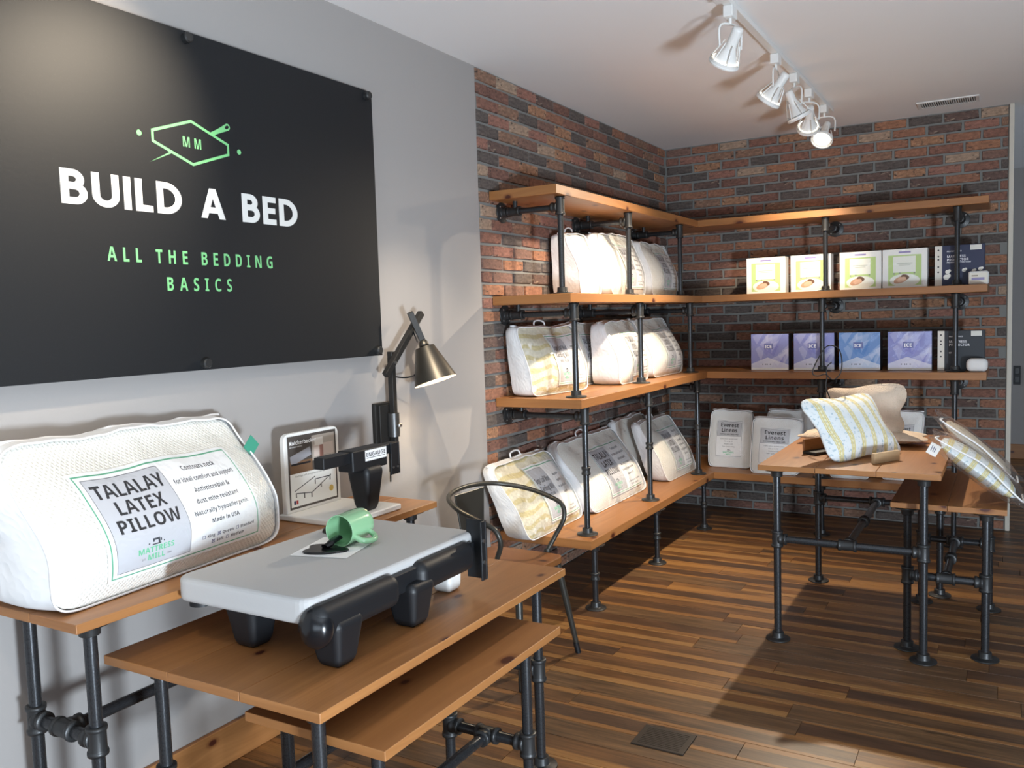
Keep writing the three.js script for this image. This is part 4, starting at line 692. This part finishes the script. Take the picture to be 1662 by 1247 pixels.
// ---------------------------------------------------------------- on the tall table and the side bench
function cushion(w, h, th, lump = 0, pinch = 0.05, s0 = 1) { // a loose pillow lying in the xy plane, corners drawn out
  const g = new THREE.SphereGeometry(1, 48, 32), p = g.attributes.position, uv = g.attributes.uv;
  for (let i = 0; i < p.count; i++) {
    let x = p.getX(i), y = p.getY(i), z = p.getZ(i); const r = Math.hypot(x, y) || 1e-6, k = Math.pow(Math.pow(Math.abs(x / r), 8) + Math.pow(Math.abs(y / r), 8), -1 / 8) * (1 + lump * noise(x / r * 1.7 + s0, y / r * 1.7, 4)), e = Math.pow(r, 0.72);
    let X = x / r * k * e, Y = y / r * k * e; const cor = Math.abs(X * Y); X *= 1 + pinch * cor; Y *= 1 + pinch * cor;
    const edge = Math.max(0, 1 - Math.pow(Math.max(Math.abs(X), Math.abs(Y)), 4)); const Z = Math.sign(z) * Math.pow(Math.abs(z), 0.8) * (0.35 + 0.65 * edge) + 0.07 * noise(X * 3 + s0, Y * 3, s0);
    p.setXYZ(i, X * w / 2, Y * h / 2, Z * th / 2); uv.setXY(i, X * 0.5 + 0.5, Y * 0.5 + 0.5);
  }
  const q = mergeVertices(g, 1e-5); q.computeVertexNormals(); return q;
}
const TT = 0.8056;
{
  const t = thing('striped_pillow', 'small yellow and blue striped ticking pillow propped up on the pine table', 'pillow', [1.75, TT, 2.25], Math.atan2(0.86, 0.5));
  const g = cushion(0.44, 0.30, 0.13, 0.02, 0.14, 2).translate(0, 0.155, 0).rotateX(-0.62); g.translate(0, 0.03, 0.0); g.computeBoundingBox(); const low = g.boundingBox.min.y; g.translate(0, 0.001 - low, 0);
  part('ticking', g, M.ticking, t);
  const s = thing('pillow_prop', 'dark wooden easel prop behind the striped pillow', 'stand', [1.60, TT, 2.13], Math.atan2(0.86, 0.5));
  part('tray', rbox(-0.15, 0.05, 0, 0.014, -0.08, 0.0, 0.003), M.black, s); part('back_board', rbox(-0.15, 0.05, 0.014, 0.07, -0.08, -0.07, 0.003), M.pineDark, s);
  const b = thing('wood_block', 'pale wooden block under the front of the striped pillow', 'block', [1.83, TT, 2.325], Math.atan2(0.86, 0.5)); part('block', rbox(-0.085, 0.085, 0, 0.045, -0.006, 0.012, 0.002), mat(lin(0.46, 0.32, 0.18), 0.6), b);
}
{
  const t = thing('fleece_topper', 'peach wool fleece batting standing behind the striped pillow', 'fleece', [1.66, TT, 1.80]);
  const fm = mat(lin(0.70, 0.57, 0.45), 1, 0, { bumpMap: plasterBump, bumpScale: 0.012 });
  part('standing_batt', cushion(0.37, 0.27, 0.12, 0.22, 0.0, 12).rotateX(-0.15).translate(0, 0.155, -0.02), fm, t);
  part('flat_batt', cushion(0.58, 0.26, 0.062, 0.1, 0.0, 5).rotateX(Math.PI / 2).translate(0.0, 0.036, -0.02), fm, t);
  const w = thing('wire_holder', 'thin black wire holder with loose loops rising behind the striped pillow', 'wire holder', [1.54, TT, 1.98]);
  part('wire', tube([[0, 0.0, 0], [0.0, 0.12, 0], [0.0, 0.23, 0], [-0.02, 0.30, 0], [-0.018, 0.36, 0], [-0.06, 0.352, 0], [-0.082, 0.362, 0], [-0.06, 0.43, 0], [-0.01, 0.5, 0], [0.035, 0.49, 0], [0.055, 0.43, 0.004], [0.045, 0.36, 0.006], [0.015, 0.335, 0.006], [-0.014, 0.36, 0.006], [-0.012, 0.4, 0.006], [0.008, 0.42, 0.006]], 0.003, 160, false, 6), M.black, w);
  part('foot', new THREE.CylinderGeometry(0.03, 0.03, 0.004, 20).translate(0, 0.002, 0), M.black, w); part('clip', tube([[0.0, 0.225, 0.0], [0.016, 0.235, 0.0], [0.02, 0.215, 0.0]], 0.003, 16), M.black, w);
}
{ // two clear bags slung from the table's edge down to the bench
  const dirs = [[2.19, 0.80, 2.30, -0.66, 0.40, 0.26, 0.10, 'clear zip bag with a striped pillow and price tag slumped onto the bench'], [2.18, 0.835, 2.00, -0.72, 0.40, 0.24, 0.07, 'second clear bag with a pale pillow behind the striped one on the bench']];
  dirs.forEach(([x, y, z, a, L, wz, th, label], i) => {
    const t = thing('sample_bag', label, 'bag', [x, y, z]);
    const lay = (g) => g.rotateX(-Math.PI / 2).rotateZ(a);
    part('pillow', lay(cushion(L * 0.86, wz * 0.9, th * 0.8, 0.05, 0.02, i + 3)), i ? mat(lin(0.62, 0.55, 0.45), 0.9) : M.ticking, t);
    part('clear_bag', lay(cushion(L * 1.04, wz * 1.05, th * 1.06, 0.08, 0.2, i + 7)), M.plastic, t);
    const e = [[-0.49, 0.15], [-0.5, 0.46], [-0.3, 0.5], [0.0, 0.51], [0.3, 0.5], [0.49, 0.46], [0.5, 0.2], [0.49, -0.1]].map(([p, q]) => V(p * L, th * (0.1 + 0.3 * (1 - 2 * Math.abs(p))), q * wz).applyAxisAngle(V(0, 0, 1), a).toArray()); part('zip', tube(e, 0.0038, 50, false, 6), M.zip, t);
    if (!i) { const g = new THREE.BoxGeometry(0.042, 0.05, 0.001).rotateZ(-0.5); const c = V(-0.5 * L, -0.02, 0.53 * wz).applyAxisAngle(V(0, 0, 1), a); part('price_tag', g.translate(c.x + 0.01, c.y - 0.02, c.z), mat(lin(1, 1, 1), 0.7, 0, { map: tex(canvas(64, 64, (q) => { q.fillStyle = 'rgb(226,224,218)'; q.fillRect(0, 0, 64, 64); q.strokeStyle = 'rgb(40,44,80)'; q.lineWidth = 4; q.beginPath(); q.moveTo(16, 14); q.lineTo(20, 44); q.moveTo(28, 14); q.lineTo(32, 44); q.moveTo(40, 18); q.lineTo(42, 44); q.stroke(); })) }), t); }
  });
}
renderer.render(scene, camera);
